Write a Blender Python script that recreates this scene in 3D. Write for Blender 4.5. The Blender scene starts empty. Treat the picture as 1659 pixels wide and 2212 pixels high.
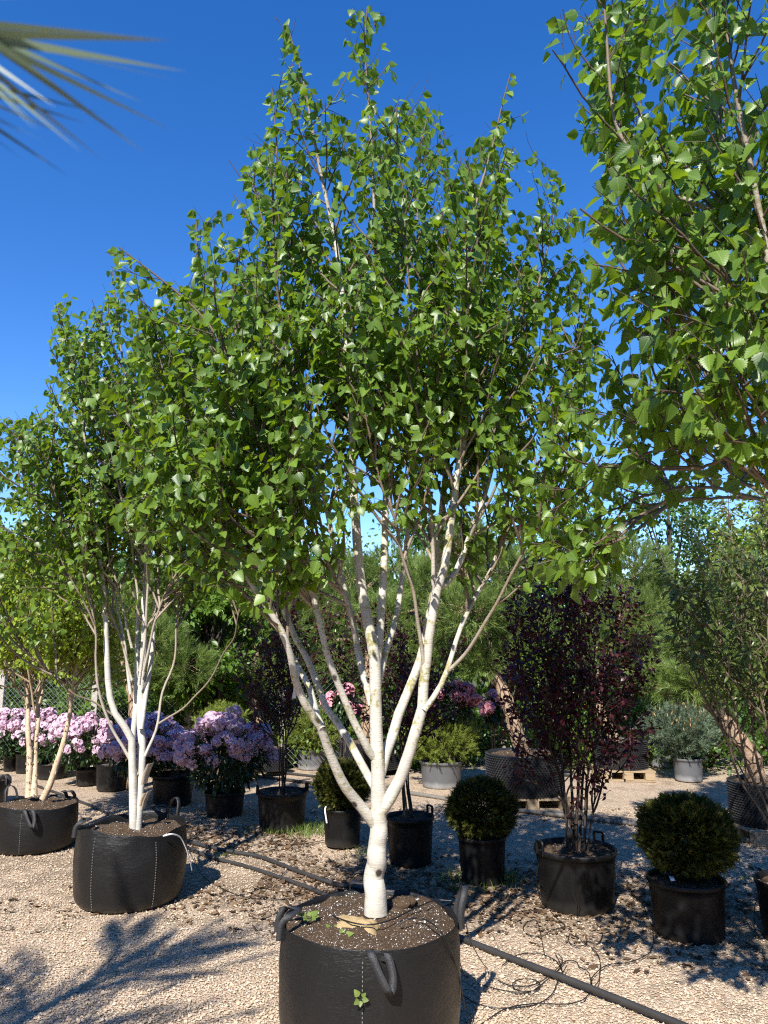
import bpy, math
import numpy as np
from mathutils import Matrix, Vector

# ------------------------------------------------------------------ camera, sky, sun, exposure
RX, RY = 768, 1024
F, CX, CY = 1661.0, 829.5, 1106.0            # photo measured on a 1659 x 2212 grid
PITCH = math.radians(10.0)
CAMH = 1.65
SUN_EL, SUN_AZ = math.radians(43), math.radians(18)   # sun behind the camera, a little to its left
scn = bpy.context.scene
COL = scn.collection
cam_d = bpy.data.cameras.new('camera')
cam = bpy.data.objects.new('camera', cam_d); COL.objects.link(cam)
cam.location = (0, 0, CAMH); cam.rotation_euler = (math.radians(90) + PITCH, 0, 0)
cam_d.sensor_fit = 'VERTICAL'; cam_d.sensor_height = 36.0
cam_d.lens = 18.0 * F / CY
cam_d.clip_start = 0.05; cam_d.clip_end = 2000
cam_d.dof.use_dof = True; cam_d.dof.focus_distance = 4.2; cam_d.dof.aperture_fstop = 9.0
scn.camera = cam
scn.render.resolution_x, scn.render.resolution_y = RX, RY
scn.render.engine = 'CYCLES'
scn.cycles.max_bounces = 7; scn.cycles.diffuse_bounces = 3; scn.cycles.glossy_bounces = 2
scn.cycles.transmission_bounces = 4; scn.cycles.transparent_max_bounces = 4
scn.cycles.use_denoising = False
scn.cycles.denoising_prefilter = 'ACCURATE'
scn.cycles.sample_clamp_indirect = 6.0
scn.cycles.filter_width = 1.2

world = bpy.data.worlds.new('World'); scn.world = world; world.use_nodes = True
wn = world.node_tree.nodes; wl = world.node_tree.links
for n in list(wn): wn.remove(n)
sky = wn.new('ShaderNodeTexSky'); sky.sky_type = 'NISHITA'; sky.sun_disc = False
sky.sun_elevation = SUN_EL; sky.sun_rotation = math.pi + SUN_AZ
sky.altitude = 900; sky.air_density = 1.0; sky.dust_density = 0.0; sky.ozone_density = 1.5
hsv = wn.new('ShaderNodeHueSaturation'); hsv.inputs['Saturation'].default_value = 1.38; hsv.inputs['Value'].default_value = 1.35; hsv.inputs['Hue'].default_value = 0.512
bg = wn.new('ShaderNodeBackground'); bg.inputs['Strength'].default_value = 0.108
wo = wn.new('ShaderNodeOutputWorld')
wl.new(sky.outputs[0], hsv.inputs['Color']); wl.new(hsv.outputs[0], bg.inputs[0]); wl.new(bg.outputs[0], wo.inputs[0])
sun_d = bpy.data.lights.new('sun', 'SUN'); sun_d.energy = 5.0; sun_d.angle = math.radians(0.53); sun_d.color = (1.0, 0.955, 0.88)
sun = bpy.data.objects.new('sun', sun_d); COL.objects.link(sun); sun.location = (-5, -15, 15)
to_sun = Vector((-math.sin(SUN_AZ) * math.cos(SUN_EL), -math.cos(SUN_AZ) * math.cos(SUN_EL), math.sin(SUN_EL)))
sun.rotation_euler = to_sun.to_track_quat('Z', 'Y').to_euler()
vs = scn.view_settings; vs.view_transform = 'Standard'; vs.look = 'None'; vs.exposure = 0.74; vs.gamma = 1.0; vs.use_curve_mapping = False

# ------------------------------------------------------------------ helpers
rng = np.random.default_rng(11)
cP, sP = math.cos(PITCH), math.sin(PITCH)
def ray(px, py):
    a, b = (px - CX) / F, (CY - py) / F
    return np.array([a, cP - b * sP, sP + b * cP])
def at(px, py, y):                       # point on the ray at forward distance y
    d = ray(px, py); return np.array([0, 0, CAMH]) + d * (y / d[1])
def gr(px, py, z=0.0):                   # point where the ray meets height z
    d = ray(px, py); return np.array([0, 0, CAMH]) + d * ((z - CAMH) / d[2])
def proj(p):
    p = np.asarray(p, float); q = p - np.array([0, 0, CAMH])
    dep = q[..., 1] * cP + q[..., 2] * sP
    u = -q[..., 1] * sP + q[..., 2] * cP
    dd = np.maximum(dep, 1e-3)
    return CX + F * q[..., 0] / dd, CY - F * u / dd, dep
def unit(v):
    return v / np.maximum(np.linalg.norm(v, axis=-1, keepdims=True), 1e-9)
def inside(poly, x, y):
    poly = np.array(poly, float); r = np.zeros(np.shape(x), bool); j = len(poly) - 1
    for i in range(len(poly)):
        xi, yi = poly[i]; xj, yj = poly[j]
        c = ((yi > y) != (yj > y)) & (x < (xj - xi) * (y - yi) / (yj - yi + 1e-9) + xi)
        r ^= c; j = i
    return r
class Buf:                               # verts + tris / quads + optional per-vertex 'var' and uv
    def __init__(s): s.v = []; s.f = []; s.var = []; s.uv = []; s.n = 0
    def add(s, v, f, var=None, uv=None):
        v = np.asarray(v, np.float32).reshape(-1, 3); f = np.asarray(f, np.int64)
        s.v.append(v); s.f.append(f + s.n)
        s.var.append(np.zeros(len(v), np.float32) if var is None else np.broadcast_to(np.asarray(var, np.float32), (len(v),)))
        s.uv.append(np.zeros((len(v), 2), np.float32) if uv is None else np.asarray(uv, np.float32))
        s.n += len(v)
    def mesh(s, name, mats, smooth=True, origin=(0, 0, 0)):
        me = bpy.data.meshes.new(name)
        if s.n == 0: return me
        V = np.concatenate(s.v) - np.asarray(origin, np.float32)
        VAR = np.concatenate(s.var); UV = np.concatenate(s.uv)
        li = np.concatenate([f.ravel() for f in s.f]); ls = np.concatenate([np.full(len(f), f.shape[1]) for f in s.f if len(f)])
        me.vertices.add(len(V)); me.vertices.foreach_set('co', V.astype(np.float32).ravel())
        me.loops.add(len(li)); me.loops.foreach_set('vertex_index', li.astype(np.int32))
        st = np.concatenate([[0], np.cumsum(ls)[:-1]]).astype(np.int32)
        me.polygons.add(len(ls)); me.polygons.foreach_set('loop_start', st)
        try: me.polygons.foreach_set('loop_total', ls.astype(np.int32))
        except Exception: pass
        me.polygons.foreach_set('use_smooth', np.full(len(ls), smooth))
        me.update(calc_edges=True)
        a = me.attributes.new('var', 'FLOAT', 'POINT'); a.data.foreach_set('value', VAR.astype(np.float32))
        if UV.any():
            l = me.uv_layers.new(name='UVMap'); l.data.foreach_set('uv', UV[li].astype(np.float32).ravel())
        for m in (mats if isinstance(mats, (list, tuple)) else [mats]): me.materials.append(m)
        return me
def obj(name, me, parent=None, loc=(0, 0, 0)):
    o = bpy.data.objects.new(name, me); COL.objects.link(o); o.location = loc
    if parent is not None: o.parent = parent
    return o
def tag(o, label=None, cat=None, group=None, kind=None):
    if label: o['label'] = label
    if cat: o['category'] = cat
    if group: o['group'] = group
    if kind: o['kind'] = kind
    return o
def thing(name, label, cat, loc=(0, 0, 0), group=None):
    return tag(obj(name, None, None, tuple(float(c) for c in loc)), label, cat, group)
def part(name, buf, mat, parent, smooth=True, kind=None, label=None):
    o = obj(name, buf.mesh(name, mat, smooth, (parent.parent or parent).location), parent)
    if kind: o['kind'] = kind
    if label: o['label'] = label
    return o
def single(name, buf, mat, label, cat, group=None, smooth=True, kind=None, origin=None):
    if origin is None: origin = np.concatenate(buf.v).mean(0) if buf.n else np.zeros(3)
    o = obj(name, buf.mesh(name, mat, smooth, origin), None, tuple(float(c) for c in origin))
    return tag(o, label, cat, group, kind)
def grid_faces(m, k, wrap=True):
    i = np.arange(m - 1)[:, None]; j = np.arange(k if wrap else k - 1)[None]
    j2 = (j + 1) % k
    return np.stack(np.broadcast_arrays(i * k + j, i * k + j2, (i + 1) * k + j2, (i + 1) * k + j), -1).reshape(-1, 4)
def tubes(P, R, k=5):                    # P (n,m,3), R (n,m)
    P = np.asarray(P, float); R = np.asarray(R, float); n, m, _ = P.shape
    T = np.empty_like(P); T[:, 1:-1] = P[:, 2:] - P[:, :-2]; T[:, 0] = P[:, 1] - P[:, 0]; T[:, -1] = P[:, -1] - P[:, -2]
    T = unit(T); mean = unit(P[:, -1] - P[:, 0])
    ref = np.where(np.abs(mean[:, 2:3]) < 0.8, np.array([[0, 0, 1.]]), np.array([[0.83, 0.55, 0.]]))
    A = unit(np.cross(T, np.broadcast_to(ref[:, None], T.shape))); B = np.cross(T, A)
    a = np.arange(k) * 2 * np.pi / k
    V = P[:, :, None] + R[:, :, None, None] * (np.cos(a)[None, None, :, None] * A[:, :, None] + np.sin(a)[None, None, :, None] * B[:, :, None])
    f = grid_faces(m, k)
    Fc = (f[None] + (np.arange(n) * m * k)[:, None, None]).reshape(-1, 4)
    return V.reshape(-1, 3), Fc, np.repeat(R.reshape(-1), k)
def spline(pts, m=28):
    pts = np.asarray(pts, float); n = len(pts)
    if n == 2: return pts[0] + (pts[1] - pts[0]) * np.linspace(0, 1, m)[:, None]
    e = np.concatenate([[2 * pts[0] - pts[1]], pts, [2 * pts[-1] - pts[-2]]])
    seg = np.linalg.norm(np.diff(pts, axis=0), axis=1); c = np.concatenate([[0], np.cumsum(seg)]); u = np.linspace(0, c[-1], m)
    i = np.clip(np.searchsorted(c, u, 'right') - 1, 0, n - 2); t = ((u - c[i]) / np.maximum(seg[i], 1e-9))[:, None]
    p0, p1, p2, p3 = e[i], e[i + 1], e[i + 2], e[i + 3]
    return 0.5 * (2 * p1 + (p2 - p0) * t + (2 * p0 - 5 * p1 + 4 * p2 - p3) * t ** 2 + (3 * p1 - p0 - 3 * p2 + p3) * t ** 3)
def lathe(prof, k=40, centre=(0, 0, 0), wob=None):
    prof = np.asarray(prof, float); a = np.arange(k) * 2 * np.pi / k
    r = prof[:, 0][:, None] * np.ones(k); z = prof[:, 1][:, None] * np.ones(k)
    if wob is not None: r, z = wob(r, z, a[None], prof)
    V = np.stack([r * np.cos(a), r * np.sin(a), z], -1).reshape(-1, 3) + np.asarray(centre)
    return V, grid_faces(len(prof), k)
def box(b, c, s, rz=0.0, var=0.0):
    x, y, z = np.array(s) / 2
    v = np.array([[-x, -y, -z], [x, -y, -z], [x, y, -z], [-x, y, -z], [-x, -y, z], [x, -y, z], [x, y, z], [-x, y, z]])
    cr, sr = math.cos(rz), math.sin(rz)
    v = np.stack([v[:, 0] * cr - v[:, 1] * sr, v[:, 0] * sr + v[:, 1] * cr, v[:, 2]], 1) + np.array(c)
    b.add(v, [[0, 3, 2, 1], [4, 5, 6, 7], [0, 1, 5, 4], [1, 2, 6, 5], [2, 3, 7, 6], [3, 0, 4, 7]], var)
def strap(b, pts, wdir, w, t):
    P = spline(pts, 26); wdir = unit(np.asarray(wdir, float))
    T = np.gradient(P, axis=0); T = unit(T); W = unit(wdir - T * (T @ wdir)[:, None]); N = np.cross(T, W)
    q = np.array([[-1, -1], [1, -1], [1, 1], [-1, 1]])
    V = P[:, None] + W[:, None] * q[None, :, :1] * w / 2 + N[:, None] * q[None, :, 1:] * t / 2
    b.add(V.reshape(-1, 3), grid_faces(len(P), 4)); b.add(V[[0, -1]].reshape(-1, 3), [[0, 1, 2, 3], [7, 6, 5, 4]])
def tube1(pts, r, m=None, k=8):
    b = Buf(); P = spline(pts, m or max(12, len(pts) * 7)); v, f, rr = tubes(P[None], np.full((1, len(P)), r), k); b.add(v, f); return b
# ---- growing
def grow(S, D, L, m=6, up=0.3, wob=0.12):
    n = len(S); P = np.empty((n, m, 3)); P[:, 0] = S; d = unit(D)
    for i in range(1, m):
        d = unit(d + np.array([0, 0, up / (m - 1)]) + rng.normal(0, wob, (n, 3)))
        P[:, i] = P[:, i - 1] + d * (L / (m - 1))[:, None]
    return P
def sample(P, spacing, a=0.0, b=1.0, jit=0.5):
    n, m, _ = P.shape
    L = np.linalg.norm(np.diff(P, axis=1), axis=2).sum(1)
    cnt = np.maximum(1, np.floor(L * (b - a) / spacing + rng.random(n))).astype(int)
    idx = np.repeat(np.arange(n), cnt)
    k = np.arange(len(idx)) - np.repeat(np.cumsum(cnt) - cnt, cnt)
    t = a + (b - a) * np.clip((k + 0.5 + rng.uniform(-jit, jit, len(idx))) / cnt[idx], 0, 1)
    x = t * (m - 1); i = np.clip(np.floor(x).astype(int), 0, m - 2); f = (x - i)[:, None]
    pos = P[idx, i] * (1 - f) + P[idx, i + 1] * f
    tan = unit(P[idx, i + 1] - P[idx, i])
    return idx, t, pos, tan, L[idx]
def side(tan, ang, bias=None, bw=0.0):
    v = rng.normal(size=tan.shape)
    if bias is not None: v = v + bias * bw
    v = unit(v - tan * (v * tan).sum(1)[:, None])
    return tan * np.cos(ang)[:, None] + v * np.sin(ang)[:, None]
def leaf_frames(pos, outward, droop=0.8, out=0.5, jit=0.45, nup=0.5, nout=0.7):
    n = len(pos); t = unit(outward * out + np.array([0, 0, -droop]) + rng.normal(0, jit, (n, 3)))
    h = outward * np.array([1, 1, 0.2])
    nn = unit(h) * nout + np.array([0, 0, nup]) + rng.normal(0, 0.6, (n, 3))
    nn = unit(nn - t * (nn * t).sum(1)[:, None]); x = np.cross(t, nn)
    return np.stack([x, t, nn], -1)              # columns x,y,z
def scatter(b, tmpl, pos, R, sc, var):
    tv, tf, tuv = tmpl; n, k = len(pos), len(tv)
    V = np.einsum('nij,kj->nki', R, tv) * np.asarray(sc)[:, None, None] + pos[:, None]
    b.add(V.reshape(-1, 3), (tf[None] + (np.arange(n) * k)[:, None, None]).reshape(-1, tf.shape[1]), np.repeat(var, k), None if tuv is None else np.tile(tuv, (n, 1)))
def leaf_template(w=0.78, serr=0, nseg=6, fold=0.22, curl=0.16, peak=0.32, tip=1.5, pet=0.16):
    # y from petiole to tip, x across, z the upper side; a midrib row and two halves
    if serr: nseg = serr * 2
    t = np.linspace(0, 1, nseg + 1)
    def hw(t): 
        a = np.where(t < peak, np.sin(np.clip(t / peak, 0, 1) * np.pi / 2) ** 0.75, np.clip(1 - (t - peak) / (1 - peak), 0, 1) ** (0.62 * tip))
        return a * w / 2
    h = hw(t)
    if serr:
        h[1:-1:2] *= 1.10; h[2:-1:2] *= 0.90
    zc = -curl * t ** 2; tt = pet + (1 - pet) * t
    mid = np.stack([np.zeros_like(t), tt, zc], 1)
    L = np.stack([-h, tt + (0.03 if serr else 0), zc + fold * h], 1); R_ = np.stack([h, tt + (0.03 if serr else 0), zc + fold * h], 1)
    V = np.concatenate([mid, L[1:-1], R_[1:-1]]); n = nseg + 1; q = nseg - 1; f = []
    for s in (0, 1):
        o = n + s * q
        fl = [[0, o, 1]] + [x for i in range(1, nseg - 1) for x in ([i, o + i - 1, o + i], [i, o + i, i + 1])] + [[nseg - 1, o + nseg - 2, nseg]]
        f += [x[::-1] for x in fl] if s == 0 else fl
    # petiole sliver
    k = len(V); V = np.concatenate([V, [[-0.012, 0, 0.03], [0.012, 0, 0.03]]]); f.append([k, k + 1, 0])
    uv = np.stack([V[:, 0] / w + 0.5, V[:, 1]], 1)
    return V, np.array(f), uv
LEAF_HI = leaf_template(serr=8, tip=1.08, w=.74)
LEAF_HI2 = leaf_template(w=0.70, serr=8, fold=0.5, curl=0.05, tip=1.08)
LEAF_MID = leaf_template(nseg=6, tip=1.08, w=.74)
LEAF_LONG = leaf_template(w=0.34, nseg=5, peak=0.5, tip=1.0, curl=0.3, fold=0.3, pet=0.08)
LEAF_SMALL = leaf_template(w=0.55, nseg=3, peak=0.45, tip=1.1, pet=0.1)
LEAF_TINY = (np.array([[0, 0, 0], [-.3, .5, .08], [0, 1, -.1], [.3, .5, .08]]), np.array([[0, 2, 1], [0, 3, 2]]), None)
def top_leaves(pos, sc, n):
    """the n leaves that show largest: in the frame, front of their neighbourhood, big on the picture"""
    x, y, d = proj(pos); ok = (x > 5) & (x < 1654) & (y > 5) & (y < 2207) & (d > 0.1)
    cell = (x // 18).astype(int) * 1000 + (y // 18).astype(int)
    order = np.argsort(d); seen = set(); front = np.zeros(len(pos), bool)
    for i in order:
        if ok[i] and cell[i] not in seen: seen.add(cell[i]); front[i] = True
    w = np.where(front, sc / d, np.where(ok, sc / d * 0.2, 0))
    return np.argsort(-w)[:n]
LEAF_MESH = {}
def leaf_mesh(key, tmpl, mat, v):
    k = (key, v)
    if k not in LEAF_MESH:
        b = Buf(); b.add(tmpl[0], tmpl[1], v / 7.0, tmpl[2]); LEAF_MESH[k] = b.mesh('leaf_' + key, mat)
    return LEAF_MESH[k]
def foliage(root, key, tmpls, mat, pos, R, sc, var, nsingle, name='foliage'):
    pick = top_leaves(pos, sc, nsingle) if nsingle else np.array([], int)
    rest = np.setdiff1d(np.arange(len(pos)), pick)
    b = Buf(); nt = len(tmpls)
    for q in range(nt):
        s = rest[rest % nt == q]
        scatter(b, tmpls[q], pos[s], R[s], sc[s], var[s])
    part(name, b, mat, root, kind='stuff')
    base = np.array(root.location)
    for i in pick:
        o = bpy.data.objects.new('leaf', leaf_mesh(key + str(i % nt), tmpls[i % nt], mat, int(var[i] * 7.99)))
        COL.objects.link(o); o.parent = root
        M = Matrix(np.block([[R[i] * sc[i], (pos[i] - base)[:, None]], [np.zeros((1, 3)), np.ones((1, 1))]]).tolist())
        o.matrix_local = M

# ------------------------------------------------------------------ materials
def new_mat(name):
    m = bpy.data.materials.new(name); m.use_nodes = True; nt = m.node_tree
    for n in list(nt.nodes): nt.nodes.remove(n)
    return m, nt
class N:
    def __init__(s, nt): s.nt = nt
    def __call__(s, t, **kw):
        n = s.nt.nodes.new('ShaderNode' + t)
        for k, v in kw.items():
            if hasattr(n, k) and not k.startswith('i_'): setattr(n, k, v)
        return n
    def link(s, a, b): s.nt.links.new(a, b)
    def out(s, sh, disp=None):
        o = s.nt.nodes.new('ShaderNodeOutputMaterial'); s.link(sh, o.inputs['Surface'])
    def coord(s, kind='Object', scale=(1, 1, 1)):
        c = s('TexCoord'); mp = s('Mapping'); mp.inputs['Scale'].default_value = scale; s.link(c.outputs[kind], mp.inputs[0]); return mp.outputs[0]
    def noise(s, vec, scale, detail=4, rough=0.55):
        n = s('TexNoise'); n.inputs['Scale'].default_value = scale; n.inputs['Detail'].default_value = detail; n.inputs['Roughness'].default_value = rough
        if vec is not None: s.link(vec, n.inputs['Vector'])
        return n.outputs['Fac']
    def ramp(s, fac, stops):
        r = s('ValToRGB'); e = r.color_ramp.elements
        while len(e) > 2: e.remove(e[-1])
        for i, (p, c) in enumerate(stops):
            x = e[i] if i < 2 else e.new(p)
            x.position = p; x.color = (*c, 1) if len(c) == 3 else c
        s.link(fac, r.inputs[0]); return r.outputs[0]
    def mix(s, fac, a, b, blend='MIX'):
        n = s('MixRGB'); n.blend_type = blend
        for i, v in ((0, fac), (1, a), (2, b)):
            if hasattr(v, 'is_linked'): s.link(v, n.inputs[i])
            else: n.inputs[i].default_value = v if i == 0 else (*v, 1)
        return n.outputs[0]
    def math(s, op, a, b=0.0):
        n = s('Math'); n.operation = op
        for i, v in ((0, a), (1, b)):
            if hasattr(v, 'is_linked'): s.link(v, n.inputs[i])
            else: n.inputs[i].default_value = v
        return n.outputs[0]
    def bsdf(s, col, rough=0.6, spec=0.5, bump=None, bd=0.01, bs=1.0):
        p = s('BsdfPrincipled')
        if hasattr(col, 'is_linked'): s.link(col, p.inputs['Base Color'])
        else: p.inputs['Base Color'].default_value = (*col, 1)
        if hasattr(rough, 'is_linked'): s.link(rough, p.inputs['Roughness'])
        else: p.inputs['Roughness'].default_value = rough
        p.inputs['Specular IOR Level'].default_value = spec
        if bump is not None:
            b = s('Bump'); b.inputs['Distance'].default_value = bd; b.inputs['Strength'].default_value = bs
            s.link(bump, b.inputs['Height']); s.link(b.outputs[0], p.inputs['Normal'])
        return p
    def var(s):
        a = s('Attribute'); a.attribute_name = 'var'; return a.outputs['Fac']
def leaf_mat(name, dark, light, trans, tf=0.32, rough=0.36, spec=0.5, veins=False):
    m, nt = new_mat(name); g = N(nt); v = g.var()
    col = g.ramp(v, [(0.0, dark), (1.0, light)])
    bump = None
    if veins:
        uv = g('UVMap'); sx = g('SeparateXYZ'); g.link(uv.outputs[0], sx.inputs[0])
        ax = g.math('ABSOLUTE', g.math('SUBTRACT', sx.outputs[0], 0.5))
        ph = g.math('MULTIPLY', g.math('SUBTRACT', sx.outputs[1], g.math('MULTIPLY', ax, 0.7)), 50.0)
        w = g.math('SINE', ph); bump = w
        mid = g.math('LESS_THAN', ax, 0.02)
        vein = g.math('MAXIMUM', g.math('MULTIPLY', g.math('GREATER_THAN', w, 0.9), 0.10), g.math('MULTIPLY', mid, 0.35))
        col = g.mix(vein, col, tuple(min(1, c * 1.7 + 0.02) for c in light))
    p = g.bsdf(col, rough, spec, bump, 0.0006, 0.12)
    t = g('BsdfTranslucent'); tc = g.mix(v, tuple(c * 0.75 for c in trans), trans); g.link(tc, t.inputs[0])
    mx = g('MixShader'); mx.inputs[0].default_value = tf; g.link(p.outputs[0], mx.inputs[1]); g.link(t.outputs[0], mx.inputs[2]); g.out(mx.outputs[0])
    return m
def bark_mat(name, white, tan, twig, lichen=None, r_hi=0.012, r_lo=0.0045, flake=0.0):
    m, nt = new_mat(name); g = N(nt); rad = g.var()
    o = g.coord('Object'); lent = g.noise(g.coord('Object', (22, 22, 170)), 1.0, 3, 0.6)
    big = g.noise(o, 9.0, 5, 0.6); fine = g.noise(o, 60.0, 3)
    w = g.mix(g.ramp(big, [(0.42, (0, 0, 0)), (0.62, (1, 1, 1))]), white, tuple(c * 0.80 for c in white))
    w = g.mix(g.ramp(lent, [(0.60, (0, 0, 0)), (0.74, (0.6, 0.6, 0.6))]), w, (0.30, 0.24, 0.18))
    if lichen:
        l = g.ramp(g.math('MULTIPLY', g.noise(o, 13.0, 6, 0.7), g.math('ADD', 0.62, fine)), [(0.60, (0, 0, 0)), (0.70, (1, 1, 1))])
        sx = g('SeparateXYZ'); g.link(o, sx.inputs[0]); hi = g.ramp(sx.outputs[2], [(0.30, (0.15, 0.15, 0.15)), (0.75, (1, 1, 1))])
        w = g.mix(g.math('MULTIPLY', g.math('MULTIPLY', l, hi), 0.9), w, lichen)
    sc = g('TexVoronoi'); sc.inputs['Scale'].default_value = 7.0; g.link(g.coord('Object', (1, 1, 0.8)), sc.inputs['Vector'])
    scar = g.ramp(g.math('ADD', sc.outputs['Distance'], g.math('MULTIPLY', fine, 0.06)), [(0.12, (1, 1, 1)), (0.17, (0, 0, 0))])
    w = g.mix(scar, w, (0.06, 0.05, 0.04))
    f1 = g.ramp(rad, [(r_lo * 1.5, (0, 0, 0)), (r_hi, (1, 1, 1))]); f0 = g.ramp(rad, [(r_lo * 0.4, (0, 0, 0)), (r_lo * 1.5, (1, 1, 1))])
    col = g.mix(f0, twig, g.mix(f1, tan, w))
    p = g.bsdf(col, 0.6, 0.3, g.math('ADD', big, g.math('MULTIPLY', lent, 0.5)), 0.006, 0.7); g.out(p.outputs[0]); return m
def plain(name, col, rough=0.5, spec=0.4, nscale=30, namp=0.25, bump=0.004, stretch=(1, 1, 1)):
    m, nt = new_mat(name); g = N(nt); n = g.noise(g.coord('Object', stretch), nscale, 5)
    c = g.mix(n, tuple(x * (1 - namp) for x in col), tuple(min(1, x * (1 + namp)) for x in col))
    g.out(g.bsdf(c, rough, spec, n, bump, 0.6).outputs[0]); return m
def dusty(name, col, dust, rough=0.42, spec=0.5, weave=False):
    m, nt = new_mat(name); g = N(nt); o = g.coord('Object')
    n = g.noise(g.coord('Object', (3, 3, 1.2)), 3.0, 6, 0.65)
    c = g.mix(g.ramp(n, [(0.45, (0, 0, 0)), (0.75, (0.55, 0.55, 0.55))]), col, dust)
    st = g.noise(g.coord('Object', (40, 40, 2.0)), 1.0, 4, 0.6)
    c = g.mix(g.ramp(st, [(0.66, (0, 0, 0)), (0.74, (0.5, 0.5, 0.5))]), c, tuple(d * 1.4 for d in dust))
    sep = g('SeparateXYZ'); g.link(o, sep.inputs[0])
    low = g.ramp(g.math('ADD', sep.outputs[2], g.math('MULTIPLY', n, 0.10)), [(0.05, (0.75, 0.75, 0.75)), (0.13, (0, 0, 0))])
    c = g.mix(low, c, tuple(min(1, d * 3.0) for d in dust))
    if weave:
        h = g.noise(g.coord('Object', (25, 25, 420)), 1.0, 2); v = g.noise(g.coord('Object', (330, 330, 18)), 1.0, 2)
        hv = g.math('ADD', h, v); c = g.mix(g.math('MULTIPLY', hv, 0.5), c, tuple(x * 1.9 + 0.002 for x in col))
        wr = g.noise(g.coord('Object', (4, 4, 9)), 2.2, 5, 0.6)
        bump = g.math('ADD', g.math('MULTIPLY', hv, 0.10), g.math('MULTIPLY', wr, 0.45)); p = g.bsdf(c, rough, spec, bump, 0.02, 0.6)
    else:
        p = g.bsdf(c, g.ramp(n, [(0.3, (rough, rough, rough)), (0.8, (min(1, rough + 0.25),) * 3)]), spec, st, 0.002, 0.5)
    g.out(p.outputs[0]); return m
M = {}
M['birch'] = leaf_mat('birch_leaf', (0.036, 0.078, 0.008), (0.170, 0.275, 0.036), (0.42, 0.62, 0.02), 0.32, 0.40, 0.5, True)
M['river'] = leaf_mat('river_birch_leaf', (0.13, 0.21, 0.014), (0.32, 0.42, 0.035), (0.55, 0.68, 0.03), 0.36, 0.42)
M['purple'] = leaf_mat('purple_leaf', (0.010, 0.005, 0.006), (0.085, 0.015, 0.020), (0.26, 0.015, 0.022), 0.22, 0.40)
M['willow'] = leaf_mat('narrow_leaf', (0.045, 0.08, 0.016), (0.17, 0.22, 0.055), (0.28, 0.38, 0.05), 0.27, 0.36)
M['rhodo'] = leaf_mat('rhododendron_leaf', (0.014, 0.034, 0.010), (0.04, 0.075, 0.018), (0.08, 0.16, 0.02), 0.12, 0.34)
M['petal'] = leaf_mat('lilac_petal', (0.66, 0.36, 0.52), (0.93, 0.74, 0.83), (0.9, 0.65, 0.8), 0.35, 0.6, 0.2)
M['pink'] = leaf_mat('pink_petal', (0.80, 0.26, 0.34), (0.95, 0.50, 0.56), (0.9, 0.4, 0.45), 0.3, 0.6, 0.2)
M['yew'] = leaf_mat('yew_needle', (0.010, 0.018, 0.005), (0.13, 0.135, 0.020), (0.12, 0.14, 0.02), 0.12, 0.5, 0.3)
M['pine'] = leaf_mat('pine_needle', (0.07, 0.12, 0.022), (0.27, 0.36, 0.085), (0.3, 0.44, 0.06), 0.2, 0.45)
M['bluepine'] = leaf_mat('blue_pine_needle', (0.06, 0.10, 0.06), (0.20, 0.26, 0.16), (0.2, 0.28, 0.14), 0.15, 0.45)
M['mugo'] = leaf_mat('dwarf_pine_needle', (0.11, 0.16, 0.02), (0.34, 0.40, 0.08), (0.4, 0.5, 0.06), 0.22, 0.45)
M['dkgreen'] = leaf_mat('dark_leaf', (0.028, 0.072, 0.012), (0.100, 0.19, 0.025), (0.2, 0.38, 0.02), 0.28, 0.42)
M['midgreen'] = leaf_mat('mid_leaf', (0.055, 0.12, 0.014), (0.16, 0.26, 0.035), (0.3, 0.48, 0.03), 0.3, 0.42)
M['lime'] = leaf_mat('lime_leaf', (0.13, 0.20, 0.02), (0.30, 0.36, 0.035), (0.45, 0.5, 0.03), 0.35, 0.45)
M['grass'] = leaf_mat('grass_blade', (0.07, 0.13, 0.02), (0.2, 0.27, 0.06), (0.3, 0.4, 0.05), 0.3, 0.5)
M['bark'] = bark_mat('birch_bark', (0.60, 0.56, 0.48), (0.21, 0.15, 0.10), (0.040, 0.024, 0.017), (0.30, 0.27, 0.09))
M['bark2'] = bark_mat('white_birch_bark', (0.64, 0.61, 0.54), (0.26, 0.19, 0.125), (0.045, 0.027, 0.019), None)
M['bark3'] = bark_mat('peeling_birch_bark', (0.66, 0.50, 0.34), (0.34, 0.25, 0.17), (0.06, 0.04, 0.025), (0.42, 0.33, 0.25), 0.016)
M['bark_flake'] = plain('bark_flake', (0.62, 0.52, 0.40), 0.7, 0.2)
def pine_bark():
    m, nt = new_mat('pine_bark'); g = N(nt); v = g('TexVoronoi'); v.feature = 'DISTANCE_TO_EDGE'; v.inputs['Scale'].default_value = 16; g.link(g.coord('Object', (1, 1, .45)), v.inputs['Vector'])
    n = g.noise(g.coord('Object', (1, 1, .5)), 30, 6, .7); e = g.ramp(g.math('ADD', v.outputs['Distance'], g.math('MULTIPLY', n, .12)), [(0.06, (0, 0, 0)), (0.16, (1, 1, 1))])
    c = g.mix(e, (0.085, 0.055, 0.04), g.mix(n, (0.26, 0.165, 0.10), (0.62, 0.45, 0.31))); g.out(g.bsdf(c, .9, .1, g.math('ADD', e, n), .03, .9).outputs[0]); return m
M['pinebark'] = pine_bark()
M['darkbark'] = plain('dark_bark', (0.060, 0.046, 0.036), 0.8, 0.2, 40, 0.5)
M['greybark'] = plain('grey_bark', (0.17, 0.13, 0.09), 0.8, 0.2, 40, 0.4)
M['bag'] = dusty('woven_bag', (0.0052, 0.0052, 0.0056), (0.015, 0.014, 0.0125), 0.40, 0.42, True)
M['strap'] = plain('webbing_strap', (0.026, 0.026, 0.028), 0.5, 0.5, 320, 1.0, 0.004)
M['stitch'] = plain('stitch_thread', (0.16, 0.155, 0.14), 0.7, 0.3)
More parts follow.
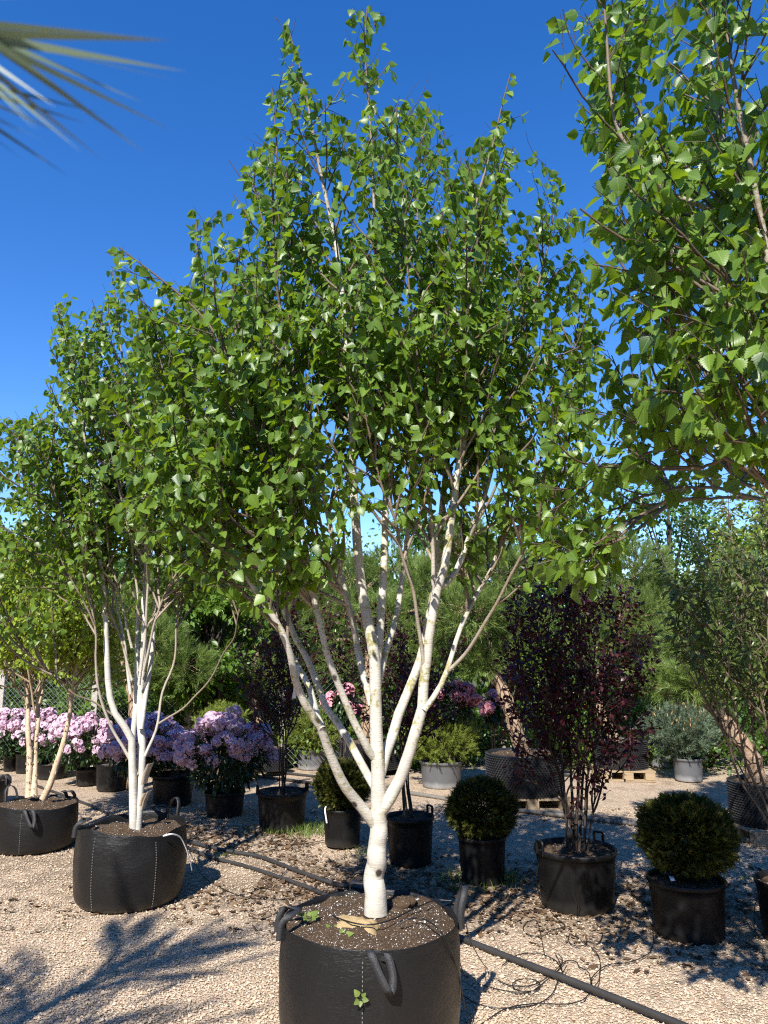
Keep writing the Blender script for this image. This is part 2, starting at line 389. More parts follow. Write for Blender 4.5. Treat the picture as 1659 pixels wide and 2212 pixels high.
M['pot'] = dusty('black_pot', (0.0038, 0.0038, 0.0042), (0.011, 0.0105, 0.0095), 0.36, 0.4)
M['greypot'] = dusty('grey_pot', (0.105, 0.108, 0.115), (0.14, 0.14, 0.14), 0.5, 0.4)
M['airpot'] = plain('studded_plastic', (0.020, 0.020, 0.022), 0.34, 0.6, 20, 0.3)
M['hose'] = plain('hose_rubber', (0.040, 0.038, 0.036), 0.5, 0.4, 9, 0.5, 0.002)
M['greyhose'] = plain('dusty_hose', (0.17, 0.155, 0.135), 0.7, 0.3, 12, 0.4)
M['drip'] = plain('drip_tube', (0.012, 0.012, 0.012), 0.35, 0.5)
M['wood'] = plain('pallet_wood', (0.36, 0.27, 0.17), 0.8, 0.2, 6, 0.4, 0.004, (1, 12, 12))
M['bud'] = plain('pine_bud', (0.62, 0.36, 0.16), .6, .2)
M['white'] = plain('white_plastic', (0.78, 0.79, 0.80), 0.4, 0.4, 30, 0.05)
M['label'] = plain('label_strip', (0.55, 0.58, 0.60), 0.45, 0.4, 30, 0.1)
M['perlite'] = plain('perlite', (0.78, 0.76, 0.72), 0.8, 0.2)
M['hessian'] = plain('hessian', (0.40, 0.29, 0.15), 0.9, 0.1, 220, 0.5, 0.006)
M['steel'] = plain('wire', (0.30, 0.31, 0.31), 0.5, 0.4)
M['concrete'] = plain('concrete_post', (0.45, 0.42, 0.37), 0.85, 0.2, 25, 0.2)
def soil_mat():
    m, nt = new_mat('potting_soil'); g = N(nt); o = g.coord('Object')
    a = g.noise(o, 14, 6, 0.7); b = g.noise(o, 90, 4, 0.7)
    c = g.mix(a, (0.050, 0.030, 0.018), (0.19, 0.125, 0.075)); c = g.mix(g.math('MULTIPLY', b, 0.6), c, (0.09, 0.06, 0.04))
    v = g('TexVoronoi'); v.inputs['Scale'].default_value = 110; g.link(o, v.inputs['Vector'])
    c = g.mix(g.math('MULTIPLY', g.math('LESS_THAN', v.outputs['Distance'], 0.26), g.math('GREATER_THAN', b, 0.5)), c, (0.45, 0.40, 0.33))
    g.out(g.bsdf(c, 0.95, 0.1, g.math('ADD', a, b), 0.02, 1.0).outputs[0]); return m
M['soil'] = soil_mat()
def stone_palette(g, v):
    return g.ramp(v, [(0.0, (0.25, 0.175, 0.11)), (0.22, (0.43, 0.32, 0.21)), (0.5, (0.55, 0.425, 0.30)), (0.78, (0.64, 0.51, 0.375)), (0.93, (0.74, 0.63, 0.49)), (0.975, (0.46, 0.21, 0.14))])
def ground_mat():
    m, nt = new_mat('gravel_ground'); g = N(nt); o = g.coord('Object')
    cols = []; hs = []
    wv = g('TexNoise'); wv.inputs['Scale'].default_value = 30; g.link(o, wv.inputs['Vector'])
    ov = g('VectorMath'); ov.operation = 'MULTIPLY_ADD'; g.link(wv.outputs['Color'], ov.inputs[0]); ov.inputs[1].default_value = (0.012, 0.012, 0.0); g.link(o, ov.inputs[2])
    for sc in (75.0, 150.0):
        v = g('TexVoronoi'); v.inputs['Scale'].default_value = sc; g.link(ov.outputs[0], v.inputs['Vector'])
        s = g('SeparateColor'); g.link(v.outputs['Color'], s.inputs[0])
        cols.append(stone_palette(g, s.outputs[0])); hs.append(g.math('SUBTRACT', 0.6, v.outputs['Distance']))
    c = g.mix(0.45, cols[0], cols[1]); h = g.math('ADD', g.math('MULTIPLY', hs[0], 1.0), g.math('MULTIPLY', hs[1], 0.5))
    big = g.noise(o, 0.9, 5, 0.6); mid = g.noise(o, 3.5, 6, 0.65)
    c = g.mix(g.ramp(mid, [(0.40, (0, 0, 0)), (0.75, (0.45, 0.45, 0.45))]), c, (0.33, 0.265, 0.19))
    # bark crumbs and old leaves lie along the row of pots
    sep = g('SeparateXYZ'); g.link(o, sep.inputs[0])
    row = g.math('SUBTRACT', sep.outputs[1], g.math('MULTIPLY', sep.outputs[0], -0.28))
    d = g.math('ABSOLUTE', g.math('SUBTRACT', row, 5.65)); band = g.ramp(d, [(0.35, (1, 1, 1)), (1.35, (0, 0, 0))])
    lm = g.ramp(g.math('ADD', mid, g.math('MULTIPLY', band, 0.19)), [(0.53, (0, 0, 0)), (0.70, (0.85, 0.85, 0.85))])
    fn = g.noise(o, 70, 4, 0.7)
    c = g.mix(g.math('MULTIPLY', lm, g.ramp(fn, [(0.35, (1, 1, 1)), (0.62, (0.2, 0.2, 0.2))])), c, (0.115, 0.075, 0.043))
    far = g.ramp(g.math('ADD', g.math('MULTIPLY', sep.outputs[1], 0.02), g.math('MULTIPLY', big, 0.1)), [(0.30, (0, 0, 0)), (0.38, (1, 1, 1))])
    c = g.mix(far, c, (0.10, 0.10, 0.04))
    g.out(g.bsdf(c, 0.92, 0.15, h, 0.012, 0.9).outputs[0]); return m
M['ground'] = ground_mat()
def gravel_mat():
    m, nt = new_mat('gravel_stone'); g = N(nt); n = g.noise(g.coord('Object'), 120, 3)
    c = g.mix(g.math('MULTIPLY', n, 0.35), stone_palette(g, g.var()), (0.42, 0.34, 0.25)); g.out(g.bsdf(c, 0.85, 0.25).outputs[0]); return m
M['gravel'] = gravel_mat()

# ------------------------------------------------------------------ ground and gravel
def sines(x, y, seed, n=7, f0=0.6, f1=5.0):
    r = np.random.default_rng(seed); h = np.zeros(np.broadcast(x, y).shape)
    for i in range(n):
        f = f0 * (f1 / f0) ** (i / (n - 1)); a = r.uniform(0, 6.28)
        h = h + np.sin((x * math.cos(a) + y * math.sin(a)) * f * 2 + r.uniform(0, 6.28)) / (1 + f)
    return h
b = Buf()
xs = np.concatenate([[-600, -120, -30], np.linspace(-9, 9, 120), [30, 120, 600]]); ys = np.concatenate([[-600, -60, -10], np.linspace(-2, 14, 120), [30, 120, 800]])
X, Y = np.meshgrid(xs, ys); Z = np.where((abs(X) < 9.5) & (Y > -3) & (Y < 15), 0.006 * sines(X, Y, 3), 0)
b.add(np.stack([X, Y, Z - 0.004], -1).reshape(-1, 3), grid_faces(len(ys), len(xs), False))
o = obj('ground', b.mesh('ground', M['ground'])); tag(o, kind='structure')
NST = 95000
gy = 3.5 + (8.5 - 3.5) * rng.random(NST * 2) ** 1.9; gx = rng.uniform(-1, 1, NST * 2) * (0.58 * gy + 0.2)
keep = rng.random(NST * 2) < (0.58 * gy + .2) / 4.4; gx, gy = gx[keep][:NST], gy[keep][:NST]
def litter_mask(x, y):
    a = np.exp(-((y + .28 * x - 5.75) / .75) ** 2) * (x > -.9); c = np.exp(-((y + .1 * x - 6.95) / .6) ** 2) * (x < -.6)
    return np.clip(np.maximum(a, c) + .28 * sines(x * 2.2, y * 2.2, 21), 0, 1)
kk = rng.random(len(gx)) > litter_mask(gx, gy) * .85; gx, gy = gx[kk], gy[kk]
NST = len(gx); sz = rng.gamma(3.0, 0.0010, NST) + 0.0020
oct_v = np.array([[1, 0, 0], [0, 1, 0], [-1, 0, 0], [0, -1, 0], [0, 0, .8], [0, 0, -.6]], float)
oct_f = np.array([[0, 1, 4], [1, 2, 4], [2, 3, 4], [3, 0, 4], [1, 0, 5], [2, 1, 5], [3, 2, 5], [0, 3, 5]])
V = oct_v[None] * (1 + rng.uniform(-.35, .35, (NST, 6, 1))) + rng.uniform(-.25, .25, (NST, 6, 3))
a = rng.uniform(0, 6.28, NST); ca, sa = np.cos(a), np.sin(a)
V = np.stack([V[..., 0] * ca[:, None] - V[..., 1] * sa[:, None], V[..., 0] * sa[:, None] + V[..., 1] * ca[:, None], V[..., 2]], -1) * sz[:, None, None]
V[..., 0] += gx[:, None]; V[..., 1] += gy[:, None]; V[..., 2] += (sz * 0.25 + 0.006 * sines(gx, gy, 3))[:, None]
b = Buf(); b.add(V.reshape(-1, 3), (oct_f[None] + (np.arange(NST) * 6)[:, None, None]).reshape(-1, 3), np.repeat(rng.beta(2.6, 2.2, NST), 6))
o = obj('gravel', b.mesh('gravel', M['gravel'], False)); tag(o, 'pale beige gravel chippings spread over the nursery yard', 'gravel', kind='stuff')

n = 90000; lx = rng.uniform(-4.2, 4.2, n); ly = rng.uniform(4.2, 8.4, n); kk = rng.random(n) < litter_mask(lx, ly) ** 1.5 * .55; lx, ly = lx[kk], ly[kk]; n = len(lx)
a = rng.uniform(0, 6.28, n); ln = rng.gamma(3, .0045, n) + .006; wd = ln * rng.uniform(.25, .6, n); e = np.stack([np.cos(a), np.sin(a), rng.normal(0, .25, n)], 1) * ln[:, None]; t = np.stack([-np.sin(a), np.cos(a), rng.normal(0, .3, n)], 1) * wd[:, None]
c = np.stack([lx, ly, .006 * sines(lx, ly, 3) + rng.uniform(.004, .010, n)], 1)
b = Buf(); b.add(np.stack([c - e, c - t, c + e, c + t], 1).reshape(-1, 3), np.arange(n * 4).reshape(-1, 4), np.repeat(rng.random(n), 4))
m_, nt_ = new_mat('bark_litter'); g_ = N(nt_); g_.out(g_.bsdf(g_.ramp(g_.var(), [(0, (0.040, 0.024, 0.014)), (.8, (0.17, 0.105, 0.058)), (1, (0.30, 0.21, 0.13))]), .9, .15).outputs[0])
o = obj('bark_litter', b.mesh('bark_litter', m_, False)); tag(o, 'brown bark crumbs and dead leaves strewn between the pots', 'litter', kind='stuff')

# ------------------------------------------------------------------ planter bags, pots
def soil_part(root, c, r, z, dome=0.02, seed=0, perl=0):
    k, m = 44, 16; a = np.arange(k) * 2 * np.pi / k; rr = np.linspace(0, 1, m)[:, None] * r
    x = c[0] + rr * np.cos(a); y = c[1] + rr * np.sin(a)
    def hz(x, y, q): return z + dome * (1 - q ** 2) + 0.010 * sines(x * 9, y * 9, seed) + 0.006 * sines(x * 31, y * 31, seed + 1)
    zz = hz(x, y, rr / r) + rng.normal(0, 0.002, x.shape)
    b = Buf(); b.add(np.stack([x, y, zz], -1).reshape(-1, 3), grid_faces(m, k)[:, ::-1]); so = part('soil', b, M['soil'], root)
    if perl:
        q = np.sqrt(rng.random(perl)) * 0.97; an = rng.uniform(0, 6.28, perl); px, py = c[0] + q * r * np.cos(an), c[1] + q * r * np.sin(an)
        s = rng.gamma(2, 0.0006, perl) + 0.0008; P = np.stack([px, py, hz(px, py, q) + s * .5], 1)
        V = P[:, None] + oct_v[None] * s[:, None, None] * (1 + rng.uniform(-.3, .3, (perl, 6, 1)))
        b = Buf(); b.add(V.reshape(-1, 3), (oct_f[None] + (np.arange(perl) * 6)[:, None, None]).reshape(-1, 3)); part('perlite', b, M['perlite'], so, kind='stuff')
    return hz
def bag(label, c, R, H, handles, seams, seed=1, flop=0.015, perl=800, soil_drop=0.03, bulge=0.04):
    root = thing('planter_bag', label, 'planter bag', (c[0], c[1], 0)); r_ = np.random.default_rng(seed)
    ph = r_.uniform(0, 6.28, 12)
    def rimz(a): return flop * (np.sin(2 * a + ph[0]) + 0.6 * np.sin(3 * a + ph[1]) + 0.4 * np.sin(7 * a + ph[2]))
    def wob(r, z, a, prof):
        t = np.clip(z / H, 0, 1); amp = 0.006 + 0.010 * t * (flop / 0.015)
        w = np.sin(5 * a + ph[3] + 2 * t) + 0.7 * np.sin(9 * a + ph[4] - 3 * t) + 0.5 * np.sin(17 * a + ph[5] + 6 * t) + 0.7 * np.sin(t * 14 + 3 * np.sin(2 * a + ph[6])) * 0.8
        return r * (1 + amp * w * 0.55), z + t ** 3 * rimz(a)
    prof = [(0.0, 0.004), (0.80, 0.004), (0.90, 0.012), (0.955, 0.035)]
    for i in range(1, 22):
        t = i / 21; prof.append((0.965 + bulge * math.sin(math.pi * min(1, t * 1.05)) ** 0.8 + 0.01 * t, 0.035 + (H - 0.035) * t))
    prof += [(0.972, H + 0.003), (0.962, H - 0.002)] + [(0.955 - 0.004 * i, H - 0.02 * i) for i in range(1, 5)]
    prof = [(p[0] * R, p[1]) for p in prof]
    v, f = lathe(prof, 96, (c[0], c[1], 0), wob); b = Buf(); b.add(v, f); wall = part('bag_wall', b, M['bag'], root)
    hz = soil_part(root, c, R * 0.952, H - soil_drop, 0.03, seed, perl)
    for an in seams:                     # stitched vertical seam: raised dashes
        b = Buf(); a = math.radians(an)
        n = int(H / 0.016)
        for i in range(2, n - 1):
            z = i * 0.016; t = (z - 0.035) / (H - 0.035)
            rr = np.array([[np.interp(z, [p[1] for p in prof[3:25]], [p[0] for p in prof[3:25]])]])
            rr, z2 = wob(rr, np.array([[z]]), np.array([[a]]), None); rr = rr[0, 0] + 0.0015; z2 = z2[0, 0]
            box(b, (c[0] + rr * math.cos(a), c[1] + rr * math.sin(a), z2), (0.0045, 0.0035, 0.009), a)
        part('seam', b, M['stitch'], wall)
    for (an, kind) in handles:
        a = math.radians(an); rad = np.array([math.cos(a), math.sin(a), 0]); tg = np.array([-math.sin(a), math.cos(a), 0]); up = np.array([0, 0, 1.])
        z0 = H + rimz(a); e = np.array([c[0], c[1], 0]) + rad * R * 0.985
        s = 0.055
        if kind == 'up':
            pts = [e - tg * s + up * (z0 - 0.05) + rad * .012, e - tg * s * 1.0 + up * (z0 + 0.02) + rad * .012, e - tg * s * .75 + up * (z0 + 0.085) + rad * .03, e + up * (z0 + 0.112) + rad * .045,
                   e + tg * s * .8 + up * (z0 + 0.08) + rad * .04, e + tg * s + up * (z0 + 0.015) + rad * .02, e + tg * s + up * (z0 - 0.05) + rad * .012]
        elif kind == 'in':
            pts = [e - tg * s + up * (z0 - 0.05) + rad * .012, e - tg * s + up * (z0 + 0.012) + rad * .004, e - tg * s * .9 + up * (z0 + 0.05) - rad * .03, e + up * (z0 + 0.052) - rad * .075,
                   e + tg * s * .9 + up * (z0 + 0.045) - rad * .03, e + tg * s + up * (z0 + 0.012) + rad * .004, e + tg * s + up * (z0 - 0.05) + rad * .012]
        else:                            # hanging outside
            pts = [e - tg * .022 + up * (z0 - 0.045) - rad * .014, e - tg * .022 + up * (z0 + 0.006) - rad * .002, e - tg * .012 + up * (z0 - 0.005) + rad * .03, e + tg * .018 + up * (z0 - 0.07) + rad * .05,
                   e + tg * .055 + up * (z0 - 0.125) + rad * .062, e + tg * .068 + up * (z0 - 0.075) + rad * .05, e + tg * .045 + up * (z0 + 0.0) + rad * .028, e + tg * .035 + up * (z0 - 0.03) + rad * .014]
        b = Buf(); strap(b, pts, rad if kind != 'down' else (rad * 0.2 + tg), 0.030, 0.004); part('handle', b, M['strap'], root)
    return root, hz
def from_px(px, yr, yb, w, grow_base=0.86):
    """centre, radius and height of a round pot from its base front, rim front and rim width in the photo"""
    y0 = gr(px, yb)[1]; R = 0.2
    for _ in range(6):
        c = gr(px, yb); yc = y0 + R * grow_base
        p = at(px, yr, yc - R); h = p[2]
        dep = (yc) * cP + (h - CAMH) * sP; R = w / 2 * dep / F
    return np.array([at(px, yr, yc)[0], yc]), R, h
def pot(label, px, yr, yb, w, mat='pot', lugs=(), taper=0.86, perl=60, group=None, name='plant_pot'):
    c, R, H = from_px(px, yr, yb, w, taper); root = thing(name, label, 'plant pot', (c[0], c[1], 0), group)
    t = 0.012 * R / 0.25
    prof = [(0, .002), (taper * R - .01, .002), (taper * R, .012)] + [((taper + (0.95 - taper) * i / 8) * R, .012 + (H * 0.90 - .012) * i / 8) for i in range(1, 9)]
    prof += [(R * .985, H * .905), (R, H * .92), (R, H - .008), (R - t * .4, H), (R - t * 1.3, H - .004), (R - t * 1.5, H - .05)]
    b = Buf(); b.add(*lathe(prof, 48, (c[0], c[1], 0))); wall = part('pot_wall', b, M[mat], root)
    soil_part(root, c, R - t * 1.45, H - 0.035, 0.012, int(px), perl)
    for an in lugs:
        a = math.radians(an); rad = np.array([math.cos(a), math.sin(a), 0]); tg = np.array([-math.sin(a), math.cos(a), 0]); e = np.array([c[0], c[1], 0]) + rad * (R - .004); up = np.array([0, 0, 1.])
        s = 0.035; b = Buf(); strap(b, [e - tg * s + up * (H - .03), e - tg * s + up * (H + .02), e - tg * s + up * (H + .042), e - tg * s * .7 + up * (H + .052), e + tg * s * .7 + up * (H + .052), e + tg * s + up * (H + .042), e + tg * s + up * (H + .02), e + tg * s + up * (H - .03)], rad, 0.016, 0.012); part('handle', b, M[mat], wall)
    return root, c, R, H
def airpot(label, px, yr, yb, w, lift=0.0, rows=11):
    if lift:
        y0 = gr(px, yb, lift)[1]; R = 0.3
        for _ in range(6):
            yc = y0 + R; H = at(px, yr, yc - R)[2]; R = w / 2 * (yc * cP + (H - CAMH) * sP) / F
        c = np.array([at(px, yr, yc)[0], yc])
    else: c, R, H = from_px(px, yr, yb, w, 1.0)
    root = thing('studded_pot', label, 'plant pot', (c[0], c[1], lift)); z0 = lift
    prof = [(R * .94, z0 + .002), (R * .95, z0 + .01), (R * .95, H - .01), (R * .955, H), (R * .935, H), (R * .93, H - .06)]
    b = Buf(); b.add(*lathe(prof, 64, (c[0], c[1], 0))); wall = part('pot_wall', b, M['airpot'], root)
    dz = (H - z0) / rows; k = int(2 * math.pi * R / (dz * 1.5)); V = []; Fc = []
    b = Buf()
    i, j = np.meshgrid(np.arange(rows), np.arange(k), indexing='ij'); i = i.ravel(); j = j.ravel()
    an = (j + 0.5 * (i % 2)) * 2 * np.pi / k; zc = z0 + (i + .5) * dz; rad = np.stack([np.cos(an), np.sin(an), 0 * an], 1); tg = np.stack([-np.sin(an), np.cos(an), 0 * an], 1)
    cen = np.stack([c[0] + R * .947 * np.cos(an), c[1] + R * .947 * np.sin(an), zc], 1); s = dz * .46; up = np.array([0, 0, 1.])
    base = np.stack([cen + tg * s, cen + up * s, cen - tg * s, cen - up * s], 1); tipr = rad[:, None] * (dz * 1.0)
    top = cen[:, None] + (base - cen[:, None]) * 0.22 + tipr
    V = np.concatenate([base, top], 1); f = np.array([[0, 1, 5, 4], [1, 2, 6, 5], [2, 3, 7, 6], [3, 0, 4, 7], [4, 5, 6, 7]])
    b.add(V.reshape(-1, 3), (f[None] + (np.arange(len(cen)) * 8)[:, None, None]).reshape(-1, 4)); part('studs', b, M['airpot'], wall, False, 'stuff')
    soil_part(root, c, R * .93, H - .03, .02, int(px), 120)
    return root, c, R, H
def pallet(label, c, w, d, rz=0.0, z=0.0):
    root = thing('wooden_pallet', label, 'pallet', (c[0], c[1], 0)); cr, sr = math.cos(rz), math.sin(rz)
    def wp(x, y, zz): return (c[0] + x * cr - y * sr, c[1] + x * sr + y * cr, zz)
    n = 6
    for i in range(n):
        b = Buf(); box(b, wp(0, -d / 2 + d * (i + .5) / n, .117 + rng.uniform(-.002, .002)), (w, d / n * .82, .02), rz + rng.uniform(-.01, .01)); part('board', b, M['wood'], root, False)
    for i in (-1, 0, 1):
        for j in (-1, 0, 1):
            b = Buf(); box(b, wp(i * (w / 2 - .07), j * (d / 2 - .06), .062), (.12, .10, .088), rz); part('block', b, M['wood'], root, False)
        b = Buf(); box(b, wp(0, i * (d / 2 - .06), .009), (w, .09, .018), rz); part('board', b, M['wood'], root, False)
    return root

# ------------------------------------------------------------------ trees
def build_tree(name, label, base, stems, bark, leafmat, key, tmpls, leaf=(0.05, 0.072), l1=(0.07, 0.55, 0.18), l2=(0.09, 0.13, 0.26), lspace=0.035,
               env=None, envy=None, nsingle=300, l1start=0.28, group=None, ang=(0.5, 0.95), frames={}, axis=None, wood='trunk', up1=0.5, l1leaf=True, minz=0.0, bias=None, bw=0.0, loose=0.03, thin=None):
    """stems: list of (points, r0, r1, leaf_start). One tree: trunk (stems), branch wood, foliage and single leaves."""
    root = thing(name, label, 'tree' if 'shrub' not in name else 'shrub', base, group)
    m = 36; SP = np.array([spline(s[0], m) for s in stems]); SR = np.array([s[1] + (s[2] - s[1]) * np.linspace(0, 1, m) ** 0.8 for s in stems])
    w = rng.normal(0, 1, SP.shape); w[:, :2] = 0
    for _ in range(4): w[:, 1:-1] = (w[:, :-2] + w[:, 1:-1] * 2 + w[:, 2:]) / 4
    SP = SP + w * 0.010 * np.minimum(1, np.linspace(0, 4, m))[None, :, None]
    for i, s in enumerate(stems):
        b = Buf(); v, f, rr = tubes(SP[i:i + 1], SR[i:i + 1], 10 if s[1] > .012 else 6); b.add(v, f, rr)
        part(wood if i == 0 else 'stem', b, bark, root)
    if axis is None: axis = np.array(base)[:2]
    ax = np.array([axis[0], axis[1], 0.])
    ls = np.array([s[3] for s in stems])
    idx, t, pos, tan, L = sample(SP, l1[0], 0.0, 1.0)
    k = (t > ls[idx]) & (t < 0.985); idx, t, pos, tan, L = idx[k], t[k], pos[k], tan[k], L[k]
    tl = (t - ls[idx]) / (1 - ls[idx])
    ln = (l1[1] * (1 - tl) ** 0.8 + l1[2]) * rng.uniform(.55, 1.2, len(t)) * np.minimum(1, L / 1.2 + .3)
    d = side(tan, rng.uniform(ang[0], ang[1], len(t)), bias, bw)
    P1 = grow(pos, d, ln, 8, up1, 0.09)
    def ok(P):
        e = np.ones(P.shape[:-1], bool)
        if env is not None:
            x, y, dd = proj(P + rng.normal(0, loose, P.shape)); e &= inside(env, x, y)
        if minz: e &= P[..., 2] > minz
        return e
    k = ok(P1[:, 5]) & ok(P1[:, 7])
    if thin is not None: k &= rng.random(len(P1)) < thin(*proj(P1[:, 4])[:2])
    P1 = P1[k]; ln = ln[k]; R1 = np.interp(t[k], [0, 1], [0.0085, 0.0035])[:, None] * np.linspace(1, .3, 8) * np.minimum(1, ln / .5)[:, None] + .0012
    i2, t2, p2, tn2, L2 = sample(P1, l2[0], 0.15, 1.0)
    P2 = grow(p2, side(tn2, rng.uniform(.45, 1.0, len(t2))), rng.uniform(l2[1], l2[2], len(t2)), 5, 0.25, 0.12)
    k = ok(P2[:, 3])
    if thin is not None: k &= rng.random(len(P2)) < np.sqrt(thin(*proj(P2[:, 2])[:2]))
    P2 = P2[k]
    b = Buf(); v, f, rr = tubes(P1, R1, 5); b.add(v, f, rr); v, f, rr = tubes(P2, np.linspace(.0022, .0010, 5)[None] * np.ones((len(P2), 1)), 3); b.add(v, f, rr)
    part('branches', b, bark, root, kind='stuff')
    LP = []; LT = []
    for P, sp, a in ((P2, lspace, .15), (P1, lspace * 1.2, .30), (SP, lspace * 0.9, None)):
        if P is P1 and not l1leaf: continue
        ii, tt, pp, tn, _ = sample(P, sp, a if a is not None else .0, 1.0)
        if a is None: kk = tt > 0.72 + .2 * ls[ii]; pp, tn = pp[kk], tn[kk]
        keep = np.full(len(pp), True) if a is None else ok(pp)
        pp, tn = pp[keep], tn[keep]; LP.append(pp + rng.normal(0, .006, pp.shape)); LT.append(tn)
    LP = np.concatenate(LP); LT = np.concatenate(LT)
    outw = unit(unit((LP - ax) * np.array([1, 1, 0]) + 1e-4) * .7 + LT * .8)
    R = leaf_frames(LP, outw, **frames); sc = rng.uniform(leaf[0], leaf[1], len(LP)); var = rng.beta(2, 2, len(LP)).astype(np.float32)
    foliage(root, key, tmpls, leafmat, LP, R, sc, var, nsingle)
    return root, len(LP)
def px_stem(pix, y0, y1, r0, r1, ls, pw=1.0):
    n = len(pix); return ([at(p[0], p[1], y0 + (y1 - y0) * (i / (n - 1)) ** pw) for i, p in enumerate(pix)], r0, r1, ls)
c1 = lambda *q: [(493.7 + x * .3637, 1371.5 + y * .3637) for x, y in q]
c2 = lambda *q: [(548.6 + x * .3307, 1042.4 + y * .3307) for x, y in q]
c3 = lambda *q: [(493.7 + x * .3637, 548.6 + y * .3637) for x, y in q]
YB = 3.66
# --- the near bag with the multi-stemmed white birch
BC = (-0.063, YB); BR, BH = 0.395, 0.475
bag('big black woven planter bag with brown potting soil and a weed sprouting from its side', BC, BR, BH, [(192, 'in'), (8, 'up'), (-86, 'down'), (97, 'in')], [-93, 90], 4, 0.004, 1100, 0.018, 0.03)
stems = [
    px_stem([(812, 1974), (811, 1930), (812, 1880), (816, 1772), (818, 1735)], YB, YB, .054, .037, 2),
    px_stem(c1((872, 1130), (760, 985), (700, 900), (640, 770), (590, 650), (545, 535), (470, 420), (410, 290), (385, 190), (330, 50)) + [(560, 1290), (470, 1150), (380, 1030), (300, 930)], YB, 3.05, .026, .004, 0.45),
    px_stem(c1((560, 560), (525, 480), (480, 310), (400, 170), (330, 30)) + [(540, 1200), (430, 980), (352, 800), (330, 680)], 3.42, 3.75, .016, .003, 0.30),
    px_stem(c1((885, 930), (850, 890), (800, 770), (740, 690), (690, 580), (590, 450), (530, 310), (470, 150), (400, 30)) + [(582, 1230), (520, 1050), (450, 800), (425, 600), (428, 480)], YB, 4.1, .021, .003, 0.40),
    px_stem(c1((880, 750), (840, 700), (740, 500), (680, 350), (610, 180), (560, 20)) + [(660, 1230), (610, 1100), (582, 1010), (527, 846), (455, 706), (342, 603), (256, 530)], YB, 3.2, .019, .003, 0.35),
    px_stem([(684, 1310), (650, 1100), (620, 800), (590, 500), (596, 300), (590, 185)], 3.45, 3.75, .013, .003, 0.12),
    px_stem([(818, 1780)] + c1((885, 1050), (890, 850), (880, 600), (875, 400), (870, 200)) + c2((790, 1100), (760, 1000), (710, 700), (690, 450), (670, 150), (650, 0)) + [(755, 850), (735, 600), (690, 350), (652, 170), (618, 62)], YB, 3.62, .035, .003, 0.42),
    px_stem(c2((800, 1180), (815, 1060), (835, 800), (850, 500), (855, 200), (860, 0)) + [(825, 850), (812, 600), (802, 350), (792, 150), (789, 18)], YB, 3.8, .022, .003, 0.22),
    px_stem([(812, 1500), (835, 1400), (859, 1323), (880, 1150), (900, 900), (905, 650), (900, 400), (928, 225)], YB, 4.15, .017, .003, 0.30),
    px_stem(c1((900, 830), (930, 710), (970, 620), (1000, 500), (1060, 350), (1120, 190), (1165, 20)) + [(945, 1201), (960, 1042), (985, 850), (1000, 650), (1010, 450), (1018, 335)], YB, 4.0, .027, .003, 0.40),
    px_stem(c1((880, 1080), (935, 1000), (1000, 900), (1060, 740), (1110, 570), (1150, 430), (1160, 250), (1185, 100)) + c2((1150, 980), (1180, 800), (1200, 680), (1240, 550), (1270, 350), (1320, 80)) + c3((1370, 1270), (1420, 980), (1450, 700), (1455, 580), (1430, 300), (1415, 50)) + [(1030, 430), (1072, 300), (1100, 165)], YB, 3.5, .031, .003, 0.40),
    px_stem(c2((1200, 690), (1250, 670), (1340, 550), (1400, 400), (1450, 270), (1500, 120)) + [(1090, 900), (1140, 700), (1190, 500), (1208, 375)], 3.58, 3.85, .016, .003, 0.12),
    px_stem(c1((1160, 450), (1250, 320), (1300, 200), (1360, 0)) + c2((1390, 850), (1470, 700), (1560, 560)) + [(1110, 1120), (1180, 950), (1235, 760), (1262, 580)], 3.6, 4.0, .014, .003, 0.20),
    px_stem(c1((1305, 215), (1410, 110), (1480, 0)) + [(1084, 1280), (1150, 1150), (1225, 1020), (1290, 900)], 3.66, 3.3, .010, .003, 0.20),
    px_stem(c2((1110, 1190), (1080, 950), (1040, 700), (960, 450), (920, 250), (850, 50)) + [(800, 950), (772, 800), (760, 650)], 3.6, 3.25, .010, .003, 0.25),
    px_stem(c1((850, 420), (830, 340), (780, 150), (760, 20)) + c2((640, 900), (560, 600), (510, 330), (440, 0)) + [(660, 850), (620, 650), (560, 450), (532, 355)], YB, 3.95, .018, .003, 0.25),
    px_stem([(925, 1395), (935, 1250), (930, 1050), (910, 850), (880, 600), (870, 400), (850, 230)], 3.62, 3.35, .012, .003, 0.15),
    px_stem([(700, 1385), (670, 1290), (610, 1200), (540, 1120), (440, 1080), (330, 1060)], 3.6, 2.95, .010, .003, 0.12),
    px_stem([(770, 1390), (740, 1280), (690, 1180), (600, 1000), (540, 900), (500, 800)], 3.6, 3.1, .011, .003, 0.12),
]
ENV = [(790, 0), (848, 60), (855, 185), (935, 205), (955, 300), (1005, 335), (1040, 300), (1048, 230), (1060, 165), (1130, 140), (1148, 235), (1130, 315), (1180, 330), (1250, 355), (1285, 420), (1295, 600), (1320, 1000),
       (1260, 1160), (1130, 1300), (1000, 1330), (900, 1345), (800, 1370), (700, 1345), (600, 1340), (540, 1345), (470, 1310), (380, 1290), (290, 1210), (230, 1060), (215, 860), (180, 640), (240, 510), (290, 520), (345, 600), (410, 590),
       (412, 455), (500, 425), (515, 330), (585, 290), (598, 240), (575, 150), (600, 40), (655, 90), (675, 190), (720, 200), (738, 130), (722, 50)]
